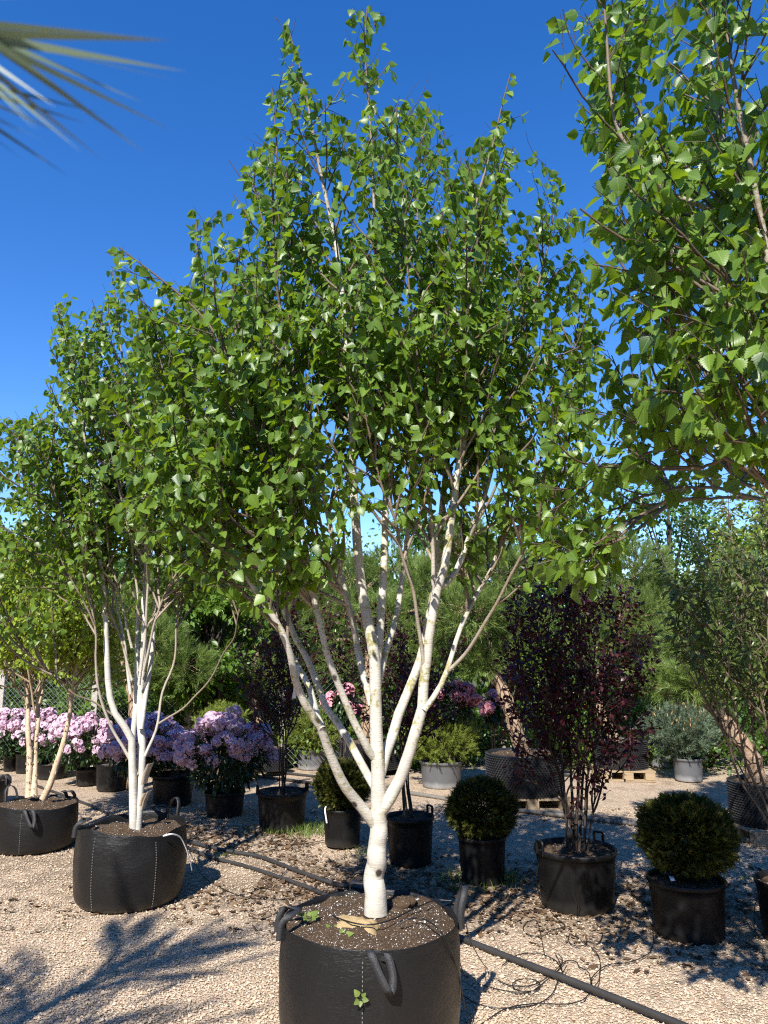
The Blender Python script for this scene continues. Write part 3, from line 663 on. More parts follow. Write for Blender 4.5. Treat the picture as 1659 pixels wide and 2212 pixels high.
r, nl = build_tree('birch_tree', 'tall multi-stemmed white birch with lichen-spotted trunk growing from the big soil-filled bag', (BC[0], BC[1], BH), stems, M['bark'], M['birch'], 'birch',
           [LEAF_HI, LEAF_HI2], (0.046, 0.072), (0.042, 0.55, 0.17), (0.075, 0.10, 0.22), 0.033, ENV, thin=lambda x, y: np.interp(y, [100, 350, 700], [.45, .65, 1.0]) * np.where((x > 690) & (x < 1120) & (y > 1060), .62, np.where((x > 640) & (x < 1150) & (y > 900), .88, 1.0)))
print('birch leaves', nl)
# label strip tied to a stem of the birch
def hang_strip(px, y0, y1, yd, label, w=0.014, mat='label', name='plant_label'):
    a, e = at(px, y0, yd), at(px - 8, y1, yd); b = Buf(); mid = (a + e) / 2 + np.array([.006, -.012, 0])
    strap(b, [a, mid, e], (1, .3, 0), w, .0012); return single(name, b, M[mat], label, 'plant label')
hang_strip(643, 1436, 1508, 3.36, 'pale grey label strip hanging from a low stem of the lichen-spotted birch', .018)
# on the soil of the near bag
def soil_at(px, py, z=None): return gr(px, py, (BH + 0.0) if z is None else z)
b = Buf(); r_ = np.random.default_rng(5)
for (px, py, w, l) in ((752, 1998, .085, .05), (790, 2008, .06, .035)):
    c = soil_at(px, py); k, m = 26, 7; a = np.arange(k) * 2 * np.pi / k; rr = np.linspace(0, 1, m)[:, None]
    edge = 1 + .12 * np.sin(3 * a + w * 90) + .07 * np.sin(5 * a) + r_.normal(0, .05, k)
    x = c[0] + rr * edge * w * np.cos(a); y = c[1] + rr * edge * l * 1.5 * np.sin(a)
    z = BH + .002 + .036 * (1 - rr ** 2) + .006 * sines(x * 30, y * 30, 8) + r_.normal(0, .0012, x.shape)
    b.add(np.stack([x, y, z], -1).reshape(-1, 3), grid_faces(m, k)[:, ::-1])
single('hessian_scrap', b, M['hessian'], 'torn tan hessian root wrap lying on soil at foot of birch trunk', 'hessian')
b = Buf()
for (px, py, s) in ((838, 1962, .05), (868, 1958, .065), (858, 1975, .03), (790, 1955, .035)):
    c = soil_at(px, py); u, v = np.meshgrid(np.linspace(0, 2 * np.pi, 17)[:-1], np.linspace(0.02, np.pi - .02, 9)); 
    nrm = np.stack([np.sin(v) * np.cos(u), np.sin(v) * np.sin(u), np.cos(v)], -1)
    q = nrm * s * (1 + .18 * sines(nrm[..., 0] * 3, nrm[..., 1] * 3 + nrm[..., 2] * 2, int(px)))[..., None] * np.array([1, .8, .5])
    b.add(q.reshape(-1, 3) + c + np.array([0, 0, .012]), grid_faces(9, 16)[:, ::-1])
single('soil_clods', b, M['soil'], 'dry brown clods of soil heaped beside the birch trunk', 'soil', kind='stuff')
def weed(px, py, yd, s, label, n=6, pt=None, face=(0, -1, .35), group=None):
    p = at(px, py, yd) if pt is None else np.asarray(pt); b = Buf(); an = np.arange(n) * 2.4 + rng.uniform(0, 6)
    face = unit(np.array(face, float)); x = unit(np.cross(face, [0, 0, 1.])); yv = np.cross(x, face)
    t = unit(np.cos(an)[:, None] * x + np.sin(an)[:, None] * yv + face * rng.uniform(.2, .8, (n, 1))); nn = unit(face - t * (t @ face)[:, None])
    R = np.stack([np.cross(t, nn), t, nn], -1); sc = s * rng.uniform(.6, 1.1, n)
    root = thing('weed_seedling', label, 'weed', p, group)
    scatter(b, LEAF_MID, p + t * s * .12, R, sc, rng.uniform(.6, 1, n)); part('leaves', b, M['grass'], root, kind='stuff')
    b = Buf(); P = np.stack([p - face * s * .5, p - face * s * .1, p])[None]; v, f, rr = tubes(P, np.full((1, 3), .0015), 5); b.add(v, f); part('stalk', b, M['grass'], root)
bf = np.array([BC[0] - .035, BC[1] - BR * 1.02, 0])
pw = at(779, 2157, BC[1] - BR * 1.035)
weed(0, 0, 0, .036, 'small green weed sprouting from a hole in front of the big bag', 5, pw, (0, -1, .25))
weed(0, 0, 0, .05, 'pale green weed rosette on soil by inner handle of big bag', 7, soil_at(668, 1985, BH + .01), (0, -.4, 1))
weed(0, 0, 0, .045, 'thin upright weed on soil behind front handle of big bag', 4, soil_at(740, 2025, BH), (0, -.5, .9))
weed(0, 0, 0, .04, 'tiny weed between hessian scrap and front rim of big bag', 4, soil_at(715, 2010, BH), (.2, -.5, .9))

# ------------------------------------------------------------------ hoses and drip tubes
def ground_line(pix, z=0.012): return [gr(p[0], p[1], (p[2] if len(p) > 2 else z)) for p in pix]
def hose(label, pix, r, mat='hose', z=None, name='irrigation_pipe', cat='pipe'):
    single(name, tube1(ground_line(pix, r if z is None else z), r, k=10), M[mat], label, cat)
hose('thick black irrigation pipe running from wrinkled bag to the big bag', [(60, 1690), (190, 1738), (290, 1785), (400, 1815), (480, 1836), (560, 1850), (640, 1880), (720, 1908), (800, 1922), (900, 1950), (1000, 2030)], .014)
hose('second black irrigation pipe lying below the first beside the big bag', [(395, 1826), (450, 1850), (520, 1868), (590, 1890), (660, 1915), (720, 1940), (760, 1955)], .013)
hose('straight black irrigation pipe crossing gravel out from the big bag', [(960, 2010), (990, 2024), (1100, 2068), (1250, 2125), (1400, 2185), (1560, 2250)], .017)
hose('dusty grey pipe on gravel behind the clipped yew with the leaning pine', [(880, 1712), (960, 1725), (1040, 1740), (1120, 1750), (1270, 1768), (1400, 1783), (1560, 1806), (1700, 1830)], .022, 'greyhose')
hose('thin dusty grey pipe lying alongside the thicker grey one', [(1100, 1740), (1240, 1757), (1390, 1774), (1500, 1790), (1620, 1812), (1720, 1826)], .014, 'greyhose')
hose('black pipe on gravel behind the potted purple shrub near lilac blooms', [(520, 1672), (600, 1682), (680, 1692), (780, 1700)], .018)
hose('upper black pipe by the grey tub of dwarf pine', [(540, 1662), (600, 1668), (690, 1678), (800, 1690)], .016)
def loop(cx, cy, rx, ry, a0, a1, n=9): return [(cx + rx * math.cos(a), cy + ry * math.sin(a)) for a in np.linspace(a0, a1, n)]
drips = [
 ('looped thin drip tube beside the big bag ending in a small ring', [(990, 2070, .25), (1008, 2110), (1050, 2130), (1120, 2145)] + loop(1137, 2128, 30, 14, 1.2, 7.3, 10) + [(1180, 2118), (1210, 2090), (1200, 2060)]),
 ('thin drip tube curling from upright handle across to the straight pipe', [(1005, 1990, .48), (1020, 2040, .3), (1050, 2090), (1090, 2125), (1150, 2128), (1195, 2100), (1215, 2075), (1206, 2060, .03)]),
 ('thin drip tube arching in front of the straight pipe', [(1040, 2212), (1090, 2180), (1150, 2168), (1230, 2168), (1270, 2150), (1275, 2110), (1262, 2090, .03)]),
 ('thin drip tube with big loop below the shrub with dark purple leaves', [(1165, 1862, .35), (1158, 1900, .15), (1170, 1945), (1205, 1985), (1220, 2000)] + loop(1160, 2005, 30, 18, .3, 4.6, 8) + [(1165, 2005), (1172, 2040), (1176, 2062, .03)]),
 ('thin drip tube hanging down the front of tub with purple shrub', [(1235, 1880, .35), (1238, 1930, .2), (1262, 1975), (1300, 2010), (1290, 2040)] + loop(1250, 2030, 22, 14, .2, 4.0, 6) + [(1290, 2060), (1295, 2110), (1285, 2130, .03)]),
 ('thin drip tube curving from rim of the yew tub onto gravel', [(1406, 1895, .31), (1388, 1930, .2), (1395, 1970), (1410, 2010), (1405, 2055), (1360, 2078), (1310, 2085), (1280, 2110), (1278, 2125)]),
 ('thin drip tube bowed out from pot under the narrow-leaved shrub', [(1645, 1922, .3), (1630, 1960, .15), (1632, 2010), (1655, 2080), (1672, 2110)]),
 ('thin drip tube lying slack on gravel beside the wrinkled bag', [(405, 1830, .1), (430, 1880), (455, 1905), (520, 1935), (600, 1943), (660, 1930), (720, 1890), (760, 1875)]),
 ('thin drip tube in a wide bow below the two black pipes', [(440, 1925), (480, 1936), (540, 1928), (590, 1905), (620, 1880), (640, 1862)]),
 ('thin drip tube straying over gravel beside the grass patch', [(520, 1855), (560, 1840), (600, 1828), (660, 1822), (700, 1815)]),
 ('thin drip tube rings by the pipe on open gravel', [(1085, 2085), (1120, 2062), (1165, 2060), (1200, 2075), (1215, 2100)] + loop(1232, 2090, 20, 16, 2.6, 6.2, 6) + [(1265, 2095)]),
 ('thin drip tube trailing across foot of the big bag', [(1000, 2150), (1030, 2168), (1080, 2178), (1150, 2172), (1190, 2150), (1205, 2120), (1225, 2085, .03)]),
]
for lab, pix in drips: hose(lab, pix, .0026, 'drip', .004, 'drip_tube', 'drip tube')
# drip ring over soil of the big bag
P = [soil_at(*q, BH + .035) for q in ((718, 1977), (735, 1985), (770, 1995), (805, 1997), (850, 1985), (900, 1960), (940, 1945), (975, 1946))]
single('drip_tube', tube1(P, .003, k=6), M['drip'], 'thin drip tube arching over soil of the big bag', 'drip tube')
P = [soil_at(862, 1998, BH + .02), soil_at(880, 1986, BH + .04), soil_at(915, 1985, BH + .04), at(950, 2010, BC[1] - BR * .6) , at(975, 2055, BC[1] - .2), at(992, 2110, BC[1] - .1), at(1004, 2180, BC[1] - .05)]
single('drip_tube', tube1(P, .003, k=6), M['drip'], 'thin drip tube slung over rim and down side of the big bag', 'drip tube')

# ------------------------------------------------------------------ birches to the side
def bag_px(px, yr, yb, w):
    c, R, H = from_px(px, yr, yb, w, 0.95); return c, R / 1.0, H
c, R, H = bag_px(285, 1812, 1980, 228); C2, H2 = c, H
bag('wrinkled black woven planter bag with crumpled rim holding the forked white trunk', c, R, H + .01, [(75, 'in'), (120, 'in'), (60, 'up'), (-170, 'in')], [-112, -48], 9, .017, 300, .05, .05)
y2 = C2[1]
u = lambda *q: [(x * .3637, 1371.5 + y * .3637) for x, y in q]
stems2 = [
    px_stem(u((800, 1225), (795, 1150), (790, 900), (785, 700), (780, 600), (720, 510), (670, 430), (645, 300), (635, 150)) + [(226, 1330), (215, 1200), (190, 1000), (160, 800), (130, 660)], y2, y2 - .1, .031, .003, .45),
    px_stem(u((810, 1190), (825, 1000), (835, 830), (845, 650), (830, 500), (835, 300), (845, 150)) + [(312, 1330), (305, 1150), (290, 950), (262, 750), (240, 580)], y2, y2 + .15, .032, .003, .42),
    px_stem(u((835, 560), (870, 330), (900, 150)) + [(335, 1330), (350, 1150), (370, 950), (395, 770)], y2, y2 + .4, .020, .003, .35),
    px_stem(u((785, 650), (800, 450), (810, 250), (815, 100)) + [(296, 1300), (270, 1100), (230, 900), (200, 720)], y2, y2 + .45, .018, .003, .4),
    px_stem(u((815, 830), (740, 680), (660, 540), (590, 340), (565, 150)) + [(205, 1340), (150, 1150), (90, 1000), (40, 930)], y2, y2 - .3, .012, .003, .4),
    px_stem(u((860, 720), (930, 550), (965, 350), (1020, 200), (1050, 60)) + [(385, 1300), (410, 1150), (440, 1000)], y2, y2 + .2, .011, .003, .4),
    px_stem(u((945, 525), (1100, 425), (1230, 280), (1320, 120), (1385, 10)) + [(520, 1310), (545, 1220)], y2, y2 - .25, .008, .003, .55),
    px_stem(u((690, 490), (560, 400), (430, 340), (250, 190), (130, 60)) + [(10, 1320), (-30, 1250)], y2 - .05, y2 - .5, .008, .002, .35),
    px_stem([(282, 1500), (262, 1350), (220, 1200), (140, 1050), (80, 950), (20, 900)], y2, y2 + .2, .012, .003, .3),
    px_stem([(300, 1480), (320, 1300), (330, 1100), (320, 900), (330, 780)], y2, y2 - .2, .012, .003, .3),
    px_stem([(310, 1450), (350, 1300), (420, 1180), (480, 1080), (520, 1000)], y2, y2 - .1, .010, .003, .2),
    px_stem([(300, 1450), (330, 1330), (400, 1260), (470, 1230), (530, 1210)], y2, y2 + .2, .009, .003, .2),
    px_stem([(285, 1470), (240, 1330), (150, 1250), (60, 1200), (-20, 1180)], y2, y2 + .1, .010, .003, .2),
    px_stem([(285, 1400), (230, 1200), (120, 1100), (40, 1050), (-40, 1020)], y2, y2 - .2, .010, .003, .2),
    px_stem([(300, 1300), (270, 1100), (220, 950), (180, 850), (150, 760)], y2, y2 - .3, .010, .003, .2),
    px_stem([(310, 1250), (340, 1000), (370, 880), (400, 800)], y2, y2 + .1, .010, .003, .2),
]
ENV2 = [(240, 555), (275, 600), (330, 680), (400, 740), (480, 800), (560, 950), (600, 1150), (570, 1330), (470, 1390), (380, 1420), (250, 1420), (150, 1400), (60, 1390), (-80, 1350), (-90, 950), (0, 880), (60, 890), (95, 860), (115, 780), (110, 700), (120, 630), (160, 640), (215, 660)]
r, nl = build_tree('birch_tree', 'forked bright white birch in the wrinkled bag, peel flap on its trunk', (C2[0], C2[1], H2), stems2, M['bark2'], M['birch'], 'birchb', [LEAF_HI, LEAF_MID], (0.046, 0.068),
           (0.050, 0.62, 0.20), (0.080, 0.10, 0.24), 0.036, ENV2, nsingle=300)
print(nl)
def flake(b, p, d, s):                   # a curl of bark standing off the trunk
    out = unit(np.array([d[0], d[1], .2])); upv = np.array([0, 0, 1.]); tg = np.cross(out, upv)
    P = [p, p + upv * s * .4 + out * s * .1, p + upv * s * .8 + out * s * .3]
    strap(b, P, tg, s * .45, .001)
b = Buf(); p = at(302, 1735, y2); 
for q in ((0.052, 0, .02, .16), (0.045, -.02, -.12, .10), (0.04, -.025, -.33, .08)):
    flake(b, at(294, 1700, y2) + np.array([q[0], q[1], q[2]]), (1, -.4), q[3])
flake(b, at(322, 1720, y2 - .01) + np.array([-.03, -.02, -.08]), (1, -.2), .14)
part('bark_flap', b, M['bark_flake'], r)
a_, e_ = at(352, 1800, C2[1] - .3), 0
single('tie_band', (lambda b: (strap(b, [at(352, 1806, C2[1] - .25), at(372, 1802, C2[1] - .22), at(392, 1812, C2[1] - .12), at(408, 1850, C2[1] - .05), at(415, 1880, C2[1])], (0, .3, 1), .010, .002), b)[1])(Buf()), M['white'], 'white plastic tie band looped over rim of the wrinkled bag', 'tie band')

c, R, H = bag_px(78, 1752, 1852, 172); C3, H3 = c, H
bag('glossy black woven planter bag with three peeling tan stems', c, R, H, [(-78, 'down'), (150, 'up'), (60, 'in')], [-85], 17, .008, 300, .02, .03)
y3 = C3[1]; st3 = []
for pts, tip, dy in ((u((170, 965), (172, 800), (175, 650), (170, 500), (165, 440)), [(58, 1450), (45, 1330), (20, 1220)], .2), (u((200, 960), (205, 820), (215, 650), (228, 520), (225, 440)), [(85, 1450), (90, 1330), (100, 1200)], .4),
                     (u((255, 975), (300, 880), (350, 730), (385, 600), (415, 480)), [(155, 1500), (175, 1400), (210, 1280)], -.1)):
    st3.append(px_stem(pts + tip, y3, y3 + dy, .030, .004, .52))
for pts, dy in (([(60, 1520), (40, 1420), (-10, 1330), (-50, 1260)], .3), ([(85, 1520), (110, 1420), (140, 1320), (160, 1230)], .5), ([(150, 1520), (190, 1440), (240, 1380), (290, 1330)], 0), ([(75, 1540), (60, 1430), (62, 1300), (60, 1200)], -.3), ([(150, 1530), (140, 1430), (120, 1330), (100, 1250)], .2),
                ([(60, 1500), (30, 1380), (10, 1260), (0, 1150)], .0), ([(60, 1520), (10, 1450), (-40, 1400), (-80, 1370)], -.1), ([(80, 1500), (120, 1380), (180, 1260), (200, 1200)], .3), ([(150, 1500), (200, 1480), (250, 1450), (300, 1440)], .3), ([(75, 1500), (95, 1450), (100, 1420), (110, 1350)], -.4)):
    st3.append(px_stem(pts, y3 + .05, y3 + dy, .011, .003, .15))
ENV3 = [(-100, 1150), (60, 1130), (140, 1160), (220, 1230), (300, 1330), (300, 1480), (230, 1545), (120, 1530), (60, 1545), (-100, 1540)]
r, nl = build_tree('river_birch', 'bushy yellow-green river birch with three tan peeling stems in glossy bag', (C3[0], C3[1], H3), st3, M['bark3'], M['river'], 'river', [LEAF_SMALL], (0.034, 0.054),
           (0.027, 0.55, 0.22), (0.050, 0.1, 0.24), 0.023, ENV3, nsingle=300)
print(nl)
b = Buf()
for s in st3[:3]:
    P = spline(s[0], 40)
    for i in range(70):
        q = P[rng.integers(0, 22)]; a = rng.uniform(2.6, 6.8); d = np.array([math.cos(a), math.sin(a), 0]); flake(b, q + d * .026, d, rng.uniform(.012, .035))
part('bark_flakes', b, M['bark_flake'], r, kind='stuff')
c, R, H = bag_px(-22, 1690, 1742, 75)
bag('black woven bag standing behind the glossy bag of peeling stems', c, R, H, [(-30, 'in'), (20, 'in')], [-60], 23, .008, 0)

# --- big birch beside the camera, its trunk outside the frame on the sunlit path
B5 = np.array([1.95, 2.35, 0.]); H5 = .47
bag('black woven planter bag holding the overhanging birch beside the path', B5[:2], .38, H5, [(180, 'in'), (0, 'in')], [200], 31, .006, 100)
def st(pts, r0, r1, ls): return ([np.array(p, float) for p in pts], r0, r1, ls)
def P5(px, py, y): return at(px, py, y)
t5 = np.array([1.95, 2.35, .45]); f5 = np.array([1.93, 2.36, .95])
stems5 = [
    st([t5, (1.94, 2.35, .7), f5], .06, .042, 2),
    st([f5, (1.72, 2.33, 1.45), P5(1700, 1090, 2.3), P5(1560, 990, 2.25), P5(1475, 920, 2.2), P5(1430, 850, 2.15), P5(1395, 780, 2.1)], .020, .003, .45),
    st([f5, (1.75, 2.4, 1.6), P5(1690, 760, 2.5), P5(1600, 500, 2.5), P5(1430, 410, 2.5), P5(1330, 270, 2.5), P5(1310, 80, 2.5), P5(1300, -60, 2.5)], .026, .004, .38),
    st([(1.85, 2.4, 1.2), P5(1720, 980, 2.7), P5(1655, 750, 2.75), P5(1590, 450, 2.75), P5(1540, 200, 2.75), P5(1520, -50, 2.75)], .026, .004, .3),
    st([(1.9, 2.35, 1.2), P5(1740, 800, 2.35), P5(1650, 500, 2.3), P5(1600, 250, 2.25), P5(1560, 0, 2.25), P5(1550, -150, 2.25)], .022, .004, .3),
    st([f5, (1.98, 2.45, 1.7), (1.95, 2.5, 2.6), (1.9, 2.5, 3.5), (1.8, 2.5, 4.4)], .030, .004, .3),
    st([f5, (2.2, 2.5, 1.7), (2.4, 2.6, 2.6), (2.5, 2.7, 3.6)], .028, .004, .3),
    st([f5, (2.1, 2.1, 1.7), (2.2, 1.9, 2.6), (2.1, 1.8, 3.6)], .028, .004, .3),
    st([P5(1690, 1080, 2.35), P5(1600, 1040, 2.6), P5(1500, 960, 2.75), P5(1420, 930, 2.8), P5(1330, 900, 2.85)], .010, .003, .25),
    st([P5(1680, 1060, 2.35), P5(1580, 850, 2.3), P5(1480, 700, 2.35), P5(1400, 600, 2.4), P5(1350, 500, 2.4), P5(1300, 430, 2.45)], .010, .003, .25),
    st([P5(1690, 780, 2.5), P5(1600, 640, 2.2), P5(1520, 560, 2.1), P5(1440, 470, 2.05)], .009, .003, .25),
    st([P5(1660, 720, 2.75), P5(1560, 620, 3.0), P5(1450, 480, 3.1), P5(1390, 300, 3.1), P5(1380, 130, 3.1), P5(1390, 0, 3.1)], .011, .003, .2),
    st([P5(1700, 1010, 2.5), P5(1640, 900, 2.2), P5(1590, 800, 2.1), P5(1560, 700, 2.05)], .009, .003, .2),
    st([P5(1690, 1090, 2.45), P5(1560, 1060, 2.7), P5(1440, 1060, 2.9), P5(1330, 1100, 3.0), P5(1230, 1170, 3.05)], .009, .003, .3),
    st([P5(1620, 1075, 2.6), P5(1480, 1080, 2.8), P5(1370, 1120, 2.85), P5(1290, 1190, 2.85)], .007, .002, .3),
    st([P5(1500, 960, 2.75), P5(1400, 980, 2.9), P5(1290, 1030, 3.0), P5(1190, 1110, 3.05)], .007, .002, .3),
    st([P5(1560, 990, 2.25), P5(1520, 1010, 2.3), P5(1450, 1010, 2.3), P5(1380, 990, 2.35)], .006, .002, .25),
]
ENV5 = [(1180, -400), (1178, 20), (1205, 150), (1235, 260), (1280, 350), (1270, 480), (1250, 560), (1240, 700), (1250, 850), (1180, 960), (1120, 1060), (1120, 1180), (1190, 1290), (1330, 1300), (1400, 1160), (1440, 1080), (1500, 1060), (1570, 1065), (1600, 1030), (1659, 1020), (2600, 1100), (2600, -2500), (1200, -2500)]
r, nl = build_tree('birch_tree', 'overhanging birch with the largest glossy leaves, branches reaching in over the gravel', (B5[0], B5[1], H5), stems5, M['bark'], M['birch'], 'birchc', [LEAF_HI, LEAF_HI2], (0.050, 0.078),
           (0.055, 0.50, 0.18), (0.085, 0.10, 0.22), 0.038, ENV5, nsingle=300)
print(nl)
# ------------------------------------------------------------------ plants in pots
def box_px(x0, x1, y0, y1, yd, ry=None):
    a, b_ = at((x0 + x1) / 2, (y0 + y1) / 2, yd), at(x1, (y0 + y1) / 2, yd)
    rz = (at((x0 + x1) / 2, y0, yd)[2] - at((x0 + x1) / 2, y1, yd)[2]) / 2; rx = b_[0] - a[0]
    return a, np.array([rx, ry or rx * .95, rz])
def needle_shoot(n, L, nl, w, spread=.7, seed=0):
    """a shoot along +y with n needles; triangles only"""
    r_ = np.random.default_rng(seed); t = r_.uniform(0, 1, n); an = r_.uniform(0, 6.28, n); sp = spread * (1.25 - t * .75) * r_.uniform(.75, 1.2, n)
    d = np.stack([np.sin(sp) * np.cos(an), np.cos(sp), np.sin(sp) * np.sin(an)], 1); base = np.stack([0 * t, t * L, 0 * t], 1)
    x = unit(np.cross(d, r_.normal(size=(n, 3)))); ln = nl * r_.uniform(.75, 1.1, n)[:, None]
    V = np.stack([base - x * w / 2, base + x * w / 2, base + d * ln + np.array([0, 0, -.04]) * ln], 1).reshape(-1, 3); f = np.arange(n * 3).reshape(-1, 3)
    k = len(V); V = np.concatenate([V, [[-.004, -.03, 0], [.004, -.03, 0], [0, L, .004]]]); f = np.concatenate([f, [[k, k + 1, k + 2]]])
    return V, f, None
def frames_from(d):
    d = unit(d); x = unit(np.cross(d, rng.normal(size=d.shape))); return np.stack([x, d, np.cross(x, d)], -1)
def yew_spray(seed=0):
    r_ = np.random.default_rng(seed); V = []; f = []
    for i in range(9):
        t = i / 9; s = 1 if i % 2 else -1; b0 = np.array([0, t, 0]); d = unit(np.array([s * .9, .75, r_.uniform(-.25, .35)])); l = .42 * (1.1 - t * .5)
        n = np.array([0, .1, 0]); k = len(V); V += [b0 - n, b0 + n, b0 + d * l]; f.append([k, k + 1, k + 2])
    k = len(V); V += [[-.02, 0, 0], [.02, 0, 0], [0, 1.15, 0]]; f.append([k, k + 1, k + 2])
    return np.array(V), np.array(f), None
def ball_points(n, c, rad, lo=.62, bumps=.06, seed=1):
    d = unit(rng.normal(size=(n, 3))); q = rng.uniform(lo ** 3, 1, n) ** (1 / 3) * (1 + bumps * sines(d[:, 0] * 4, d[:, 1] * 4 + d[:, 2] * 5, seed))
    return c + d * rad * q[:, None], d, q
def trunk_sticks(root, c, z0, top, n, spread, mat, r=.008, name='stem', rad=.03):
    for i in range(n):
        a = rng.uniform(0, 6.28); e = np.array([math.cos(a), math.sin(a), 0])
        P = [np.array([c[0], c[1], z0]) + e * rad * rng.random(), np.array([c[0], c[1], (z0 + top) / 2]) + e * spread * .35, np.array([c[0], c[1], top]) + e * spread * rng.uniform(.4, 1)]
        b = Buf(); q = spline(P, 10); v, f, rr = tubes(q[None], np.linspace(r, r * .4, 10)[None], 6); b.add(v, f, rr); part(name, b, mat, root)
def yew(label, potargs, bb, seed, n=8500):
    rt, c, R, H = pot(*potargs); cen, rad = box_px(*bb, c[1]); cen[0] = c[0] * .3 + cen[0] * .7
    root = thing('yew_ball', label, 'shrub', (c[0], c[1], H - .03)); trunk_sticks(root, c, H - .05, cen[2], 4, rad[0] * .5, M['darkbark'], .014)
    pos, d, q = ball_points(n, cen, rad * .97, .60, .06, seed); dd = unit(d + np.array([0, 0, .35]) + rng.normal(0, .45, d.shape))
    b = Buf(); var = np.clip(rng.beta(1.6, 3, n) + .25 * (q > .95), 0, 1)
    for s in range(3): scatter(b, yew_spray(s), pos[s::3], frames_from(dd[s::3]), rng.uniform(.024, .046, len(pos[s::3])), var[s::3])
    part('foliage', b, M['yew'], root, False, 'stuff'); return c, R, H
yew('clipped dark yew ball with white tie on pot, beside the grass patch', ('tall black pot with white tie holding the yew ball by the grass patch', 740, 1752, 1834, 86), (677, 792, 1642, 1752), 1)
cY, RY_, HY = yew('clipped dark yew ball between two tubs of purple shrub', ('black pot of the yew ball between the two purple shrubs', 1041, 1815, 1916, 106), (966, 1114, 1683, 1815), 2)
cY, RY_, HY = yew('largest clipped dark yew ball, with white plant tag in its pot', ('wide-rimmed black tub of the largest yew ball', 1483, 1919, 2045, 164), (1384, 1588, 1719, 1888), 3, 13000)
b = Buf(); strap(b, [at(1450, 1893, cY[1] - .15), at(1452, 1897, cY[1] - .18), at(1454, 1903, cY[1] - .19)], (1, 0, 0), .026, .002); single('plant_tag', b, M['white'], 'small white tag stuck in soil of the largest yew ball tub', 'plant tag')
b = Buf(); p0 = from_px(740, 1752, 1834, 86)[0]; strap(b, [at(704, 1742, p0[1] - .12), at(702, 1750, p0[1] - .15), at(704, 1765, p0[1] - .16), at(706, 1778, p0[1] - .16)], (1, 0, 0), .012, .003); single('tie_band', b, M['white'], 'white plastic tie hanging over rim of the tall black yew pot', 'tie band')

# purple-leaved multi-stem shrubs
def purple(label, potargs, stems_px, env, leaf=(.032, .056), nsingle=0, dens=.05, lsp=.03, lugs=(40, 200), key='purple', **kw):
    rt, c, R, H = pot(*potargs, lugs=lugs); S = []
    for pix, dy, r0 in stems_px:
        qx = at(pix[0][0], pix[0][1], c[1])[0]; p = [np.array([c[0] + (qx - c[0]) * .35 + rng.normal(0, .012), c[1] + rng.normal(0, .035), H - .05])] + [at(q[0], q[1], c[1] + dy * (i + 1) / len(pix)) for i, q in enumerate(pix)]
        S.append((p, r0, .0025, .28))
    r, n = build_tree('purple_shrub', label, (c[0], c[1], H - .03), S, M['darkbark'], M['purple'], key, [LEAF_SMALL], leaf, (dens, .42, .14), (.06, .07, .17), lsp, env, nsingle=nsingle, wood='stem', frames=dict(droop=.3, out=.7, jit=.5, nup=.8, nout=.2), up1=.2, **kw)
    print('purple', n); return c, R, H
purple('large dark purple-leaved shrub with many slender stems in a wide tub', ('wide black tub with upright handles under the large purple shrub', 1243, 1852, 1981, 176),
       [([(1215, 1640), (1180, 1450), (1150, 1300), (1130, 1200)], -.1, .011), ([(1232, 1640), (1212, 1450), (1225, 1300), (1232, 1160)], .2, .012), ([(1250, 1640), (1252, 1450), (1250, 1300), (1258, 1140)], -.15, .013), ([(1262, 1640), (1282, 1450), (1280, 1300), (1275, 1180)], .15, .012),
        ([(1270, 1680), (1310, 1500), (1330, 1380), (1350, 1280)], -.2, .010), ([(1205, 1660), (1150, 1520), (1115, 1400), (1095, 1300)], .25, .009), ([(1275, 1700), (1330, 1570), (1370, 1460), (1390, 1390)], .2, .009), ([(1220, 1700), (1180, 1600), (1140, 1520), (1110, 1460)], -.25, .008),
        ([(1285, 1730), (1330, 1670), (1370, 1640), (1410, 1625)], -.15, .006), ([(1215, 1740), (1170, 1700), (1130, 1685), (1100, 1690)], -.2, .006)],
       [(1255, 1110), (1300, 1150), (1320, 1220), (1370, 1260), (1420, 1340), (1430, 1450), (1420, 1640), (1340, 1700), (1290, 1740), (1200, 1740), (1100, 1700), (1080, 1560), (1070, 1400), (1080, 1280), (1120, 1180), (1200, 1130)], nsingle=300, dens=.046, lsp=.026)
purple('slender dark purple shrub in the tub hidden by the lichen-spotted trunk', ('black tub with upright handle behind the lichen-spotted trunk', 886, 1772, 1876, 104),
       [([(872, 1650), (880, 1520), (850, 1400), (820, 1330)], .1, .010), ([(868, 1650), (850, 1500), (800, 1380), (760, 1310)], .2, .009), ([(878, 1650), (900, 1500), (910, 1400), (930, 1330)], .1, .009), ([(862, 1660), (820, 1560), (770, 1450), (735, 1400)], -.1, .008), ([(885, 1640), (930, 1540), (970, 1450), (1000, 1400)], .3, .008)],
       [(700, 1300), (850, 1290), (960, 1310), (1020, 1400), (1000, 1560), (900, 1620), (760, 1560), (690, 1440)], dens=.05, lsp=.03, lugs=(30,), key='purple2')
purple('thin purple-leaved shrub in the tub beside the lilac blooms', ('black tub with upright handle beside the lilac rhododendron', 610, 1718, 1800, 110),
       [([(612, 1600), (625, 1480), (640, 1380), (640, 1290)], .1, .009), ([(605, 1600), (590, 1480), (570, 1380), (560, 1300)], .2, .008), ([(618, 1600), (660, 1480), (700, 1380), (715, 1310)], .1, .008), ([(600, 1620), (560, 1530), (530, 1450), (520, 1380)], 0, .006), ([(620, 1600), (600, 1450), (605, 1350), (600, 1270)], -.1, .008)],
       [(520, 1280), (620, 1250), (730, 1290), (740, 1480), (690, 1600), (640, 1650), (570, 1640), (520, 1560), (500, 1420)], dens=.055, lsp=.034, lugs=(20, 200), key='purple3')

